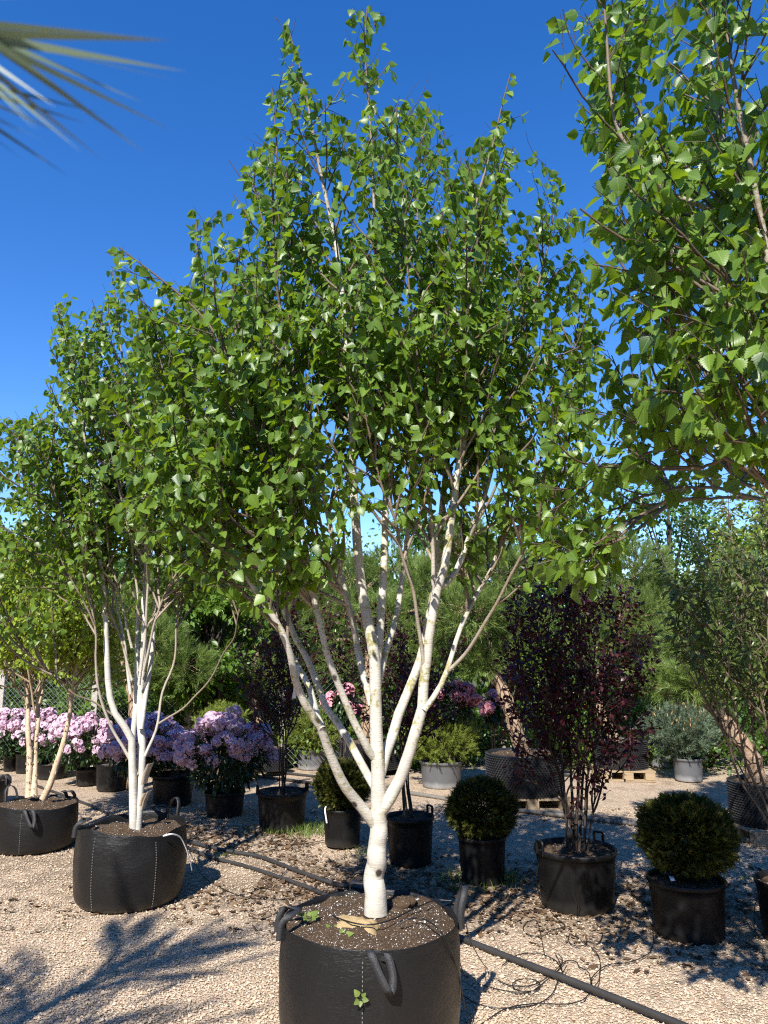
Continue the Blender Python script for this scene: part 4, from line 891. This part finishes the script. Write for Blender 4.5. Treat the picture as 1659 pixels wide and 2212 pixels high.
# rhododendrons
def truss(seed):
    r_ = np.random.default_rng(seed); V = []; f = []; var = []
    for i in range(14):
        d = unit(r_.normal(size=3) + np.array([0, 0, .35])); x = unit(np.cross(d, [.3, .5, .8])); y = np.cross(d, x); c = d * .050 * r_.uniform(.45, 1.5); s = .036 * r_.uniform(.7, 1.35)
        for k in range(5):
            a = k * 1.2566 + r_.uniform(-.1, .1); e = x * math.cos(a) + y * math.sin(a); t = -x * math.sin(a) + y * math.cos(a); q = len(V)
            V += [c - d * .012, c + e * s * .55 - t * s * .42 + d * .008, c + e * s * .55 + t * s * .42 + d * .008, c + e * s + d * .002 - t * s * .2, c + e * s + d * .002 + t * s * .2]
            f += [[q, q + 1, q + 2], [q + 1, q + 3, q + 2], [q + 3, q + 4, q + 2]]; var += [max(0, .1)] + list(np.clip(r_.uniform(.35, 1, 4), 0, 1))
    return np.array(V), np.array(f), np.array(var)
def truss_meshes(mat, nm):
    L = []
    for s in range(4):
        v, f, va = truss(s); b = Buf(); b.add(v, f, va); L.append(b.mesh(nm, mat))
    return L
TR = truss_meshes(M['petal'], 'flower_truss'); TP = truss_meshes(M['pink'], 'pink_truss')
def rhodo(label, c, z0, bb, ntr, seed, meshes=TR, nleaf=900, name='rhododendron', lowflow=.0):
    cen, rad = box_px(*bb, c[1]); root = thing(name, label, 'shrub', (c[0], c[1], z0)); trunk_sticks(root, c, z0 - .04, cen[2], 5, rad[0] * .6, M['greybark'], .010)
    pos, d, q = ball_points(nleaf, cen - np.array([0, 0, rad[2] * .12]), rad * .93, .5, .08, seed); b = Buf()
    t = unit(d * 1.0 + np.array([0, 0, -.35]) + rng.normal(0, .5, d.shape)); nn = unit(np.array([0, 0, 1.]) + d * .5 + rng.normal(0, .3, d.shape)); nn = unit(nn - t * (nn * t).sum(1)[:, None])
    scatter(b, LEAF_LONG, pos, np.stack([np.cross(t, nn), t, nn], -1), rng.uniform(.07, .11, len(pos)), rng.beta(2, 2, len(pos))); part('foliage', b, M['rhodo'], root, kind='stuff')
    i = 0; base = np.array(root.location); got = []
    for _ in range(4000):
        if len(got) >= ntr: break
        d = unit(rng.normal(size=3) + np.array([0, -.35, .45])); 
        if d[2] < -.35 + lowflow * 0: continue
        p = cen + d * rad * rng.uniform(.84, 1.08) * (1 + .05 * math.sin(7 * d[0] + seed))
        if any(np.linalg.norm(p - g) < .060 for g in got): continue
        if sines(np.array([p[0] * 7]), np.array([p[2] * 9 + p[1] * 5]), seed)[0] < -.55: continue
        got.append(p); o = obj('flower_truss', meshes[len(got) % 4], root, tuple(p - base)); s = rng.uniform(.65, 1.25)
        o.rotation_euler = Vector(d + np.array([0, 0, .3])).to_track_quat('Z', 'Y').to_euler(); o.scale = (s, s, s)
_, c, R, H = pot('black tub overhung by the rounded lilac rhododendron with drooping lower blooms', 486, 1716, 1768, 88); rhodo('rounded lilac rhododendron, densest and most purple, overhanging its black tub', c, H, (392, 584, 1548, 1700), 66, 1, nleaf=1300)
_, c, R, H = pot('broad black tub behind the bright white forked trunk', 375, 1678, 1744, 92); rhodo('bright pink-lilac rhododendron partly hidden by the forked white trunk', c, H, (236, 398, 1556, 1668), 80, 2, nleaf=900)
_, c, R, H = pot('tall black pot next to the small square-rimmed pot with bare twigs', 242, 1653, 1711, 67)
rhodo('pink rhododendron bush above the small pot with bare twigs', c + np.array([-.18, .25]), H * .5, (104, 240, 1546, 1650), 60, 3)
pot('small black pot with bare twigs standing among the rhododendrons', 187, 1663, 1699, 45)
_, c, R, H = pot('squat black pot behind the three peeling stems', 113, 1652, 1686, 65); rhodo('pale pink rhododendron with gaps of dark leaves behind the peeling stems', c + np.array([0, .1]), H, (48, 132, 1540, 1640), 26, 4, nleaf=700)
_, c, R, H = pot('black pot second from the fence among the rhododendrons', 57, 1630, 1673, 43); rhodo('nearly white rhododendron beside the pale pink one', c + np.array([-.1, .1]), H, (-30, 70, 1536, 1630), 26, 5, nleaf=800)
pot('narrow black pot at outer end of the rhododendron row', 24, 1634, 1668, 30)
# pink shrubs far behind the birch
for lab, bb, y, n, sd in (('bright pink flowering shrub behind the green dwarf pine', (922, 1028, 1475, 1560), 9.6, 36, 6), ('small pink flowering shrub behind the birch stems', (708, 772, 1488, 1560), 9.4, 14, 7), ('reddish flowering shrub beside the pale leaning pine trunk', (1045, 1085, 1500, 1560), 10.2, 8, 8)):
    cen, rad = box_px(*bb, y); rhodo(lab, cen[:2], .02, bb, n, sd, TP, 700, 'flowering_shrub')

# ------------------------------------------------------------------ pines
SH_PINE = [needle_shoot(46, .12, .085, .0042, .75, s) for s in range(3)]
SH_MUGO = [needle_shoot(40, .07, .035, .0045, .8, s + 5) for s in range(3)]
SH_BLUE = [needle_shoot(40, .08, .045, .0040, .85, s + 9) for s in range(3)]
def shoots(root, tm, pos, d, sc, mat, var, name='needles'):
    b = Buf()
    for s in range(3): scatter(b, tm[s], pos[s::3], frames_from(d[s::3]), sc[s::3], var[s::3])
    part(name, b, mat, root, False, 'stuff')
def pine(label, base, trunk, blobs, r0, nsh, seed, name='pine_tree', mat='pine', tm=SH_PINE, lift=0.0, ssz=(.8, 1.3), barkm='pinebark'):
    """trunk: world points; blobs: (centre, radii) cloud pads with shoots on their surface"""
    root = thing(name, label, 'tree' if 'tree' in name else 'shrub', base); b = Buf(); q = spline(trunk, 30); q = q + np.cumsum(rng.normal(0, .004, q.shape), 0) * np.array([1, 1, 0])
    v, f, rr = tubes(q[None], np.linspace(r0, r0 * .45, 30)[None] * (1 + .07 * rng.normal(size=(1, 30))), 12); b.add(v, f, rr); part('trunk', b, M[barkm], root)
    tot = sum(np.prod(bl[1]) ** (2 / 3) for bl in blobs); PP = []; DD = []
    for cen, rad in blobs:
        j = np.argmin(np.linalg.norm(q - cen, axis=1) + np.abs(q[:, 2] - cen[2]) * .3); b = Buf(); L = spline([q[j], (q[j] + cen) / 2 + np.array([0, 0, .05]), cen], 10)
        v, f, rr = tubes(L[None], np.linspace(r0 * .4, .006, 10)[None], 6); b.add(v, f, rr); part('limb', b, M[barkm], root)
        n = int(nsh * np.prod(rad) ** (2 / 3) / tot); p, d, qq = ball_points(n, cen, rad, .45, .12, seed); PP.append(p); DD.append(d)
        tw = rng.integers(0, n, max(6, n // 8)); b = Buf(); T = np.stack([np.broadcast_to(cen, p[tw].shape), (cen + p[tw]) / 2 + rng.normal(0, .02, p[tw].shape), p[tw]], 1); v, f, rr = tubes(T, np.full((len(tw), 3), .004), 3); b.add(v, f, rr); part('twigs', b, M[barkm], root, kind='stuff')
    PP = np.concatenate(PP); DD = np.concatenate(DD); n = len(PP)
    shoots(root, tm, PP, unit(DD + np.array([0, 0, .7]) + rng.normal(0, .35, DD.shape)), rng.uniform(*ssz, n), M[mat], rng.beta(2, 2, n)); return root
def blobs_px(lst): return [(at(x, y, yd), np.array([rx * yd / F, max(rx, ry) * yd / F * .9, ry * yd / F])) for x, y, rx, ry, yd in lst]
_, c, R, H = pot('grey tub of bushy bright dwarf pine beyond the yew balls', 953, 1649, 1706, 94, 'greypot'); cg = c
def buds(root, p, d, n):
    b = Buf(); i = np.argsort(-(p[:, 2] - p[:, 1] * .5))[:n * 3:3]; q = p[i] + unit(d[i] + [0, 0, 1.]) * .05; e = q + np.array([0, 0, .045]) + rng.normal(0, .01, q.shape); v, f, rr = tubes(np.stack([q, (q + e) / 2, e], 1), np.array([[.004, .006, .002]]) * np.ones((len(q), 1)), 5); b.add(v, f); part('buds', b, M['bud'], root, kind='stuff')
def dwarf(label, c, H, bb, n, mat, tm, seed, ssz=(.8, 1.3)):
    cen, rad = box_px(*bb, c[1]); root = thing('dwarf_pine', label, 'shrub', (c[0], c[1], H - .03)); trunk_sticks(root, c, H - .05, cen[2], 5, rad[0] * .6, M['greybark'], .012)
    p, d, q = ball_points(n, cen, rad * .9, .40, .22, seed); shoots(root, tm, p, unit(d * .9 + np.array([0, -.1, .7]) + rng.normal(0, .45, d.shape)), rng.uniform(*ssz, n), M[mat], rng.beta(2, 1.8, n))
    if mat == 'bluepine': buds(root, p, d, 55)
dwarf('bushy bright green dwarf pine in grey tub behind the birch stems', c, H, (868, 1038, 1530, 1652), 1300, 'mugo', SH_MUGO, 3)
_, c, R, H = pot('grey tub half hidden behind the thin purple shrub', 674, 1622, 1665, 68, 'greypot'); dwarf('bushy yellow-green dwarf pine in the half hidden grey tub', c, H, (604, 748, 1528, 1624), 1200, 'mugo', SH_MUGO, 4)
_, c, R, H = pot('light grey pot of the blue-green pine on open gravel', 1485, 1641, 1691, 62, 'greypot', taper=.9); dwarf('blue-green bushy pine with orange buds in light grey pot', c, H, (1406, 1540, 1520, 1640), 1000, 'bluepine', SH_BLUE, 5, (.9, 1.5))
pot('low grey pot standing just behind the light grey one', 1429, 1633, 1660, 54, 'greypot')
dwarf('golden dwarf conifer showing above the rounded lilac rhododendron', np.array([at(482, 1560, 9.2)[0], 9.2]), .05, (432, 532, 1526, 1600), 900, 'mugo', SH_MUGO, 6)
pot('black tub in deep shade beside the bright dwarf pine', 1058, 1588, 1628, 54)
pot('black pot in shade between the two studded pots on pallets', 1262, 1610, 1645, 48)
# large air-pruning pots with leaning pines
_, c, R, H = airpot('widest black studded pot with the pale leaning pine trunk', 1131, 1636, 1727, 164, .128, 17); pallet('wooden pallet under the widest studded pot', c, R * 2.0, R * 1.9, .05)
t0 = np.array([c[0] + .02, c[1], H - .05])
pine('leaning pine with pale flaking trunk in widest studded pot', (c[0], c[1], H - .04), [t0, at(1118, 1590, c[1]), at(1098, 1520, c[1]), at(1078, 1470, c[1] + .1), at(1050, 1380, c[1] + .1), at(1010, 1250, c[1] + .1), at(985, 1150, c[1] + .1)],
     blobs_px([(1000, 1180, 60, 45, c[1] + .2), (1080, 1240, 70, 50, c[1] + .1), (930, 1260, 60, 45, c[1] + .3), (1010, 1320, 75, 45, c[1] - .2), (1110, 1350, 70, 45, c[1] + .2), (930, 1390, 60, 40, c[1] + .2), (1050, 1420, 60, 35, c[1] + .1), (840, 1330, 50, 40, c[1] + .4)]), .085, 1900, 11)
_, c, R, H = airpot('studded black pot on pallet holding the reddish pine trunk', 1341, 1603, 1666, 107, .128, 15); pallet('wooden pallet under the studded pot with reddish trunk', c, R * 2.1, R * 2, -.05)
pine('spreading bright green pine with reddish trunk', (c[0], c[1], H - .04), [np.array([c[0] - .05, c[1], H - .05]), at(1318, 1580, c[1]), at(1296, 1530, c[1]), at(1300, 1440, c[1]), at(1340, 1330, c[1]), at(1370, 1220, c[1])],
     blobs_px([(1370, 1225, 70, 50, c[1]), (1290, 1290, 60, 45, c[1] + .3), (1440, 1290, 70, 45, c[1]), (1370, 1330, 85, 50, c[1] - .3), (1480, 1370, 60, 40, c[1]), (1290, 1390, 55, 40, c[1] - .1), (1390, 1420, 70, 40, c[1] + .1)]), .075, 2000, 12)
_, c, R, H = airpot('studded black pot full of bark mulch with the thick bent trunk', 1662, 1700, 1798, 168, .128, 17); pallet('wooden pallet under the studded pot of bark mulch', c, R * 2.0, R * 1.9, .08)
pine('old bent pine with thick yellowish trunk leaning out of studded pot', (c[0], c[1], H - .04), [np.array([c[0] - .1, c[1] + .05, H - .05]), at(1622, 1630, c[1]), at(1580, 1570, c[1]), at(1550, 1530, c[1]), at(1510, 1508, c[1]), at(1450, 1495, c[1]), at(1410, 1480, c[1])],
     blobs_px([(1430, 1475, 60, 26, c[1]), (1500, 1470, 60, 32, c[1] - .2), (1560, 1420, 70, 40, c[1] + .1), (1620, 1340, 75, 45, c[1] + .2), (1500, 1390, 60, 36, c[1] + .2), (1640, 1450, 60, 40, c[1] + .1), (1590, 1260, 60, 40, c[1] + .2)]), .085, 1500, 13)
_, c, R, H = airpot('studded black pot behind the lower birch stems', 800, 1607, 1668, 132, .06, 14)
pine('dark pine with broad reddish trunk behind the birch stems', (c[0], c[1], H - .04), [np.array([c[0] - .03, c[1], H - .05]), at(795, 1540, c[1]), at(800, 1480, c[1]), at(805, 1380, c[1]), at(790, 1280, c[1])],
     blobs_px([(760, 1250, 70, 45, c[1] + .2), (850, 1230, 70, 45, c[1] + .3), (690, 1310, 70, 40, c[1] + .3), (770, 1330, 70, 40, c[1]), (860, 1390, 60, 36, c[1] + .2), (640, 1390, 60, 40, c[1] + .3), (730, 1420, 60, 36, c[1] + .2)]), .11, 1500, 14)
_, c, R, H = airpot('studded black pot squeezed behind the rounded lilac rhododendron', 588, 1618, 1668, 50, .06, 13)
pine('forked pine with pinkish trunk above the rounded lilac rhododendron', (c[0], c[1], H - .04), [np.array([c[0] - .03, c[1], H - .05]), at(565, 1560, c[1]), at(545, 1500, c[1]), at(550, 1440, c[1]), at(560, 1350, c[1])],
     blobs_px([(530, 1380, 60, 40, c[1] + .2), (600, 1360, 60, 40, c[1] + .2), (480, 1440, 55, 36, c[1]), (560, 1460, 55, 32, c[1] + .1), (640, 1300, 60, 40, c[1] + .5), (560, 1290, 60, 40, c[1] + .3)]), .07, 1400, 15)
yp = 9.6; p0 = gr(292, 1660)
pine('pine with forked pink trunk rising behind the lilac rhododendrons', (at(290, 1560, yp)[0], yp, 0), [np.array([at(290, 1560, yp)[0], yp, 0.0]), at(290, 1560, yp), at(288, 1500, yp), at(270, 1440, yp), at(262, 1340, yp)],
     blobs_px([(250, 1330, 70, 45, yp), (330, 1390, 70, 45, yp), (330, 1280, 70, 45, yp + .4), (180, 1400, 60, 40, yp + .2), (400, 1440, 60, 36, yp), (240, 1440, 60, 36, yp + .3)]), .08, 1400, 16)

# ------------------------------------------------------------------ narrow-leaved shrub by the frame edge
_, c, R, H = pot('black pot of the narrow-leaved shrub with arching stems', 1716, 1925, 2062, 158)
S = []
for pix, dy, r0 in (([(1655, 1740), (1610, 1640), (1580, 1480), (1540, 1300), (1480, 1130)], .1, .012), ([(1665, 1740), (1630, 1600), (1620, 1420), (1600, 1240), (1560, 1080)], .3, .012), ([(1680, 1740), (1670, 1560), (1660, 1380), (1650, 1200), (1640, 1080)], -.1, .011), ([(1650, 1760), (1590, 1660), (1540, 1500), (1480, 1330), (1420, 1180)], .2, .010),
                    ([(1690, 1720), (1720, 1500), (1730, 1300), (1720, 1120)], .2, .011), ([(1640, 1740), (1570, 1600), (1500, 1450), (1450, 1330)], .35, .008), ([(1670, 1700), (1640, 1500), (1590, 1350), (1530, 1200)], -.2, .009), ([(1700, 1700), (1740, 1500), (1800, 1300)], -.1, .010), ([(1670, 1700), (1690, 1450), (1680, 1250), (1670, 1120)], .4, .009)):
    S.append(([np.array([c[0] + rng.normal(0, .02), c[1] + rng.normal(0, .02), H - .05])] + [at(q[0], q[1], c[1] + dy * (i + 1) / len(pix)) for i, q in enumerate(pix)], r0, .0025, .38))
r, n = build_tree('narrow_leaved_shrub', 'tall arching shrub with narrow grey-green leaves in front of the bent pine', (c[0], c[1], H - .03), S, M['greybark'], M['willow'], 'narrow', [LEAF_LONG], (.05, .075), (.055, .4, .14), (.07, .06, .16), .030,
                  [(1400, 1160), (1430, 1090), (1500, 1040), (1560, 1060), (1640, 1040), (2000, 1000), (2000, 1560), (1640, 1560), (1540, 1500), (1440, 1400)], nsingle=300, wood='stem', frames=dict(droop=.45, out=.8, jit=.4, nup=.9, nout=.2), up1=.2)

# ------------------------------------------------------------------ trees standing behind the yard
def far_tree(name, label, x, y, zt, rx, mat, n, seed, lo=.35, leaf=(.07, .13), group=None, trunk_r=.09, tm=LEAF_TINY):
    root = thing(name, label, 'tree' if 'tree' in name else 'shrub', (x, y, 0), group); zb = zt * lo; H = zt - zb
    b = Buf(); q = spline([(x, y, 0), (x + .05, y, zt * .3), (x - .05, y + .05, zt * .6), (x, y, zt * .9)], 16); v, f, rr = tubes(q[None], np.linspace(trunk_r, .015, 16)[None], 8); b.add(v, f, rr); part('trunk', b, M['darkbark'], root)
    nc = 46; cl = []
    while len(cl) < nc:
        d = unit(rng.normal(size=3)) * rng.uniform(.45, 1.0) ** .5; zz = (d[2] + 1) / 2; cl.append(np.array([x + d[0] * rx * (1.1 - .45 * zz), y + d[1] * rx * (1.1 - .45 * zz), zb + H * (.06 + .9 * zz)]))
    cl = np.array(cl); j = np.clip(((cl[:, 2] - .3 * H) / zt * 15).astype(int), 2, 14); b = Buf(); T = np.stack([q[j], (q[j] + cl) / 2 + rng.normal(0, .05, cl.shape), cl], 1); v, f, rr = tubes(T, np.array([[.03, .018, .006]]) * np.ones((nc, 1)), 5); b.add(v, f, rr); part('limbs', b, M['darkbark'], root, kind='stuff')
    k = rng.integers(0, nc, n); sz = rng.uniform(.22, .42, nc) * rx * .9; dd = unit(rng.normal(size=(n, 3))) * (rng.random(n) ** .45)[:, None]; pos = cl[k] + dd * sz[k][:, None] * np.array([1, 1, .8])
    R = leaf_frames(pos, unit(dd + 1e-5), droop=.4, out=.6, jit=.5, nup=.8, nout=.5); b = Buf(); cv = rng.uniform(-.15, .15, nc)
    scatter(b, tm, pos, R, rng.uniform(*leaf, n), np.clip(rng.beta(2, 2, n) + cv[k], 0, 1)); part('crown', b, M[mat], root, True, 'stuff')
far = [ # px of axis, px of top, distance, crown radius, material, label
 (1440, 1010, 14.5, 1.7, 'dkgreen', 'dark green rounded tree rising behind the spreading bright pine', .2), (1660, 1050, 13.5, 1.5, 'lime', 'lime-yellow tree lit by sun behind the narrow-leaved shrub', .2), (1540, 1090, 16, 1.5, 'dkgreen', 'dark tree beside the lime-yellow one', .15),
 (1250, 1070, 13.5, 1.5, 'dkgreen', 'dense green tree behind the large purple shrub', .15), (1080, 1100, 14.5, 1.5, 'midgreen', 'mid green tree behind the pale leaning pine trunk', .15), (900, 1080, 15, 1.5, 'dkgreen', 'dark green tree straight behind the birch stems', .15),
 (720, 1130, 14, 1.4, 'midgreen', 'mid green tree behind the dark pine', .15), (560, 1150, 13.5, 1.5, 'dkgreen', 'dark tree behind the forked pinkish pine', .15), (430, 1180, 11.5, 1.1, 'river', 'light green feathery tree behind the forked white birch', .25), (470, 1240, 10.4, .8, 'midgreen', 'young fresh green tree above the rounded lilac rhododendron', .3),
 (300, 1150, 14, 1.5, 'dkgreen', 'dark tree rising behind the forked white birch', .15), (120, 1130, 13, 1.5, 'midgreen', 'green tree behind the river birch', .15), (-40, 1120, 14, 1.6, 'dkgreen', 'tall dark tree at far end of the chain-link fence', .15)]
for i, (px, py, yd, rx, mt, lab, lo) in enumerate(far):
    p = at(px, py, yd); far_tree('broadleaf_tree', lab, p[0], yd, p[2], rx, mt, 5200, i, lo)
sp = [(1190, 1560, 11.4, .75), (1000, 1545, 11.8, .8), (860, 1560, 11.2, .7), (690, 1530, 11.5, .8), (540, 1535, 11.8, .8), (410, 1520, 11.5, .8), (230, 1510, 11.4, .85), (90, 1500, 11.6, .85), (-40, 1500, 11.8, .9), (1380, 1545, 11.6, .8), (1530, 1530, 11.2, .85), (1690, 1500, 11.5, .9), (1280, 1540, 12.3, .85), (320, 1530, 12.2, .8)]
names = ['beside the studded pot with reddish trunk', 'behind the bright pink flowers', 'behind the lichen-spotted trunk', 'behind the half hidden grey tub', 'behind the studded pot by the lilac rhododendron', 'behind the feathery tree', 'behind the forked pink trunk', 'behind the peeling stems', 'by outer end of the rhododendron row', 'behind the blue-green pine', 'below the bent pine', 'behind the studded pot of bark mulch', 'behind the pale leaning trunk', 'along the chain-link fence']
for i, (px, py, yd, rx) in enumerate(sp):
    p = at(px, py, yd); far_tree('evergreen_shrub', 'dark leafy shrub ' + names[i], p[0], yd, max(.9, p[2] + .3), rx, 'dkgreen' if i % 3 else 'midgreen', 2600, 40 + i, .02, (.05, .10), 'dark shrubs closing the back of the yard', .03)
# the wood beyond, one mass
n = 26000; x = rng.uniform(-16, 16, n); y = rng.uniform(17.5, 20.5, n); top = 3.6 + .6 * sines(x * .7, y * .3, 77); z = top * rng.random(n) ** .7
b = Buf(); d = unit(rng.normal(size=(n, 3)) + np.array([0, -.6, .3])); scatter(b, LEAF_TINY, np.stack([x, y, z], 1), leaf_frames(np.stack([x, y, z], 1), d), rng.uniform(.16, .32, n), rng.beta(2, 2, n))
o = obj('woods', b.mesh('woods', M['dkgreen'])); tag(o, 'dark wood closing the view behind the nursery yard', 'woods', kind='stuff')
for lab, fx, fy, hh in (('added rows of trees behind the photographer, screening off low sky light', (-14, 14), (-9.5, -6.5), 4.6), ('added trees along the far side of the rhododendron row, screening off low sky light', (-11.5, -8.5), (-8, 17), 4.6), ('added trees beyond the overhanging birch, screening off low sky light', (8.0, 11), (-8, 17), 4.6)):  # leaf masses added round the yard to block horizon sky and deepen shadows
    n = 22000; x = rng.uniform(*fx, n); y = rng.uniform(*fy, n); top = hh + .7 * sines(x * .8, y * .8, 78); z = top * rng.random(n) ** .8
    b = Buf(); P = np.stack([x, y, z], 1); scatter(b, LEAF_TINY, P, leaf_frames(P, unit(rng.normal(size=(n, 3)))), rng.uniform(.22, .42, n), rng.beta(2, 2, n)); o = obj('sky_screen', b.mesh('sky_screen', M['dkgreen'])); tag(o, lab, 'added trees', kind='stuff')
# chain-link fence behind the rhododendrons
yf = 10.9; root = thing('chain_link_fence', 'wire mesh fence with pale concrete posts behind the rhododendrons', 'fence', (at(250, 1560, yf)[0], yf, 0)); x0, x1 = -6.6, -1.4
for x in np.arange(x0, x1 + .1, 1.3):
    b = Buf(); box(b, (x, yf + .04, .75), (.08, .08, 1.5)); part('post', b, M['concrete'], root, False)
s = .07; nx = int((x1 - x0 + 1.4) / s); T = []
for i in range(-int(1.4 / s), int((x1 - x0) / s)):
    for sg in (1, -1):
        a_ = np.array([x0 + i * s if sg > 0 else x0 + i * s + 1.4, yf, .05]); T.append([a_, a_ + np.array([sg * .7, 0, .7]), a_ + np.array([sg * 1.4, 0, 1.4])])
b = Buf(); v, f, rr = tubes(np.array(T), np.full((len(T), 3), .002), 3); b.add(v, f); part('wire_mesh', b, M['steel'], root, kind='stuff')

# ------------------------------------------------------------------ grass and weeds round the pots
def grass_patch(label, cx, cy, n, spread, h, seed):
    c = gr(cx, cy); b = Buf(); p = np.stack([c[0] + rng.normal(0, spread[0], n), c[1] + rng.normal(0, spread[1], n), np.zeros(n)], 1)
    d = unit(np.stack([rng.normal(0, .4, n), rng.normal(0, .4, n), np.ones(n)], 1)); hh = h * rng.uniform(.4, 1.2, n)[:, None]; x = unit(np.cross(d, rng.normal(size=(n, 3)))) * .0025
    m = p + d * hh * .6; t = p + d * hh + np.stack([rng.normal(0, .4, n), rng.normal(0, .4, n), -.1 * np.ones(n)], 1) * hh * .5
    V = np.stack([p - x, p + x, m + x * .8, m - x * .8, t], 1); f = (np.array([[0, 1, 2], [0, 2, 3], [3, 2, 4]])[None] + (np.arange(n) * 5)[:, None, None]).reshape(-1, 3)
    b.add(V.reshape(-1, 3), f, np.repeat(rng.random(n), 5)); o = obj('grass', b.mesh('grass', M['grass'], True, (c[0], c[1], 0)), None, (c[0], c[1], 0)); tag(o, label, 'grass', kind='stuff')
grass_patch('thick green grass patch between purple shrub tub and yew pot', 668, 1795, 420, (.14, .13), .10, 1)
grass_patch('grass tuft at foot of tub beside the lilac rhododendron', 590, 1800, 120, (.12, .04), .06, 2)
grass_patch('sparse grass by the yew pot between purple shrubs', 975, 1900, 70, (.05, .06), .09, 3)
grass_patch('grass blades beside the pot of the middle yew ball', 1100, 1905, 90, (.04, .08), .09, 4)
grass_patch('thin grass behind the birch trunk', 790, 1845, 60, (.06, .06), .09, 5)
grass_patch('few grass blades in front of the middle yew pot', 1015, 1925, 50, (.12, .03), .08, 6)
grass_patch('low weeds on gravel between hoses', 480, 1850, 50, (.06, .05), .03, 7)
grass_patch('tiny grass tuft on bright gravel behind largest yew ball', 1600, 1900, 40, (.05, .04), .03, 8)
# twig lying on gravel
single('fallen_twig', tube1(ground_line([(530, 1995), (545, 1990), (565, 1985), (590, 1975), (605, 1962)], .006), .004, k=6), M['greybark'], 'short dry twig lying on gravel beside the big bag', 'twig')

# ------------------------------------------------------------------ pine beside the photographer: its needles hang into the picture
SH_BIG = [needle_shoot(34, .13, .10, .0046, .55, s + 20) for s in range(3)]
tb = np.array([-2.55, .9, 0.]); root = thing('pine_tree', 'pine beside the path whose long needles hang blurred against the sky', 'tree', tb)
q = spline([tb, tb + np.array([.05, 0, 1.2]), tb + np.array([.0, .05, 2.4]), tb + np.array([.03, 0, 3.9])], 20); b = Buf(); v, f, rr = tubes(q[None], np.linspace(.07, .02, 20)[None], 10); b.add(v, f, rr); part('trunk', b, M['pinebark'], root)
tq = at(-600, -90, .40); tips = [(*tq, tq[2] - .02)]; PP = []; DD = []; r_ = np.random.default_rng(3)
for i in range(20):
    a = r_.uniform(-.3, 2.9); z0 = r_.uniform(1.9, 3.7); L = r_.uniform(.45, 1.0) * (1.25 - (z0 - 1.9) / 3.2); tips.append((tb[0] + math.cos(a) * L, tb[1] + math.sin(a) * L, z0 + .12, z0))
for tx, ty, tz, z0 in tips:
    a_ = np.array([tb[0], tb[1], z0 - .1]); e = np.array([tx, ty, tz]); mid = (a_ + e) / 2 + np.array([0, 0, .06]); P = spline([a_, mid, e], 12); b = Buf(); v, f, rr = tubes(P[None], np.linspace(.018, .005, 12)[None], 6); b.add(v, f, rr); part('branch', b, M['pinebark'], root)
    for t in np.linspace(.35, 1, 7):
        p = P[int(t * 11)]; dr = unit(e - a_)
        for s in ((-1, 1) if t < 1 else (0,)):
            d = unit(dr + s * np.cross(dr, [0, 0, 1]) * .8 + np.array([0, 0, .3])); n_ = 2 if s else 3
            for k in range(n_): PP.append(p + d * (.02 + .09 * k)); DD.append(d)
PP, DD = np.array(PP), np.array(DD)
x_, y_, dep = proj(PP); tipd = np.linalg.norm(PP - tq, axis=1)
far_ok = (x_ < -160) | (y_ < -260) | (dep < .05)
k = far_ok & (tipd > .12)
PP = np.concatenate([PP[k], [at(-650, -200, .34), at(-640, -40, .35)]]); DD = np.concatenate([DD[k], unit(np.array([[1, .12, -.42], [1, .1, -.40]]))]); k = np.ones(len(PP), bool)
shoots(root, SH_BIG, PP[k], DD[k], rng.uniform(.9, 1.25, k.sum()), M['bluepine'], rng.beta(2, 2, k.sum()))
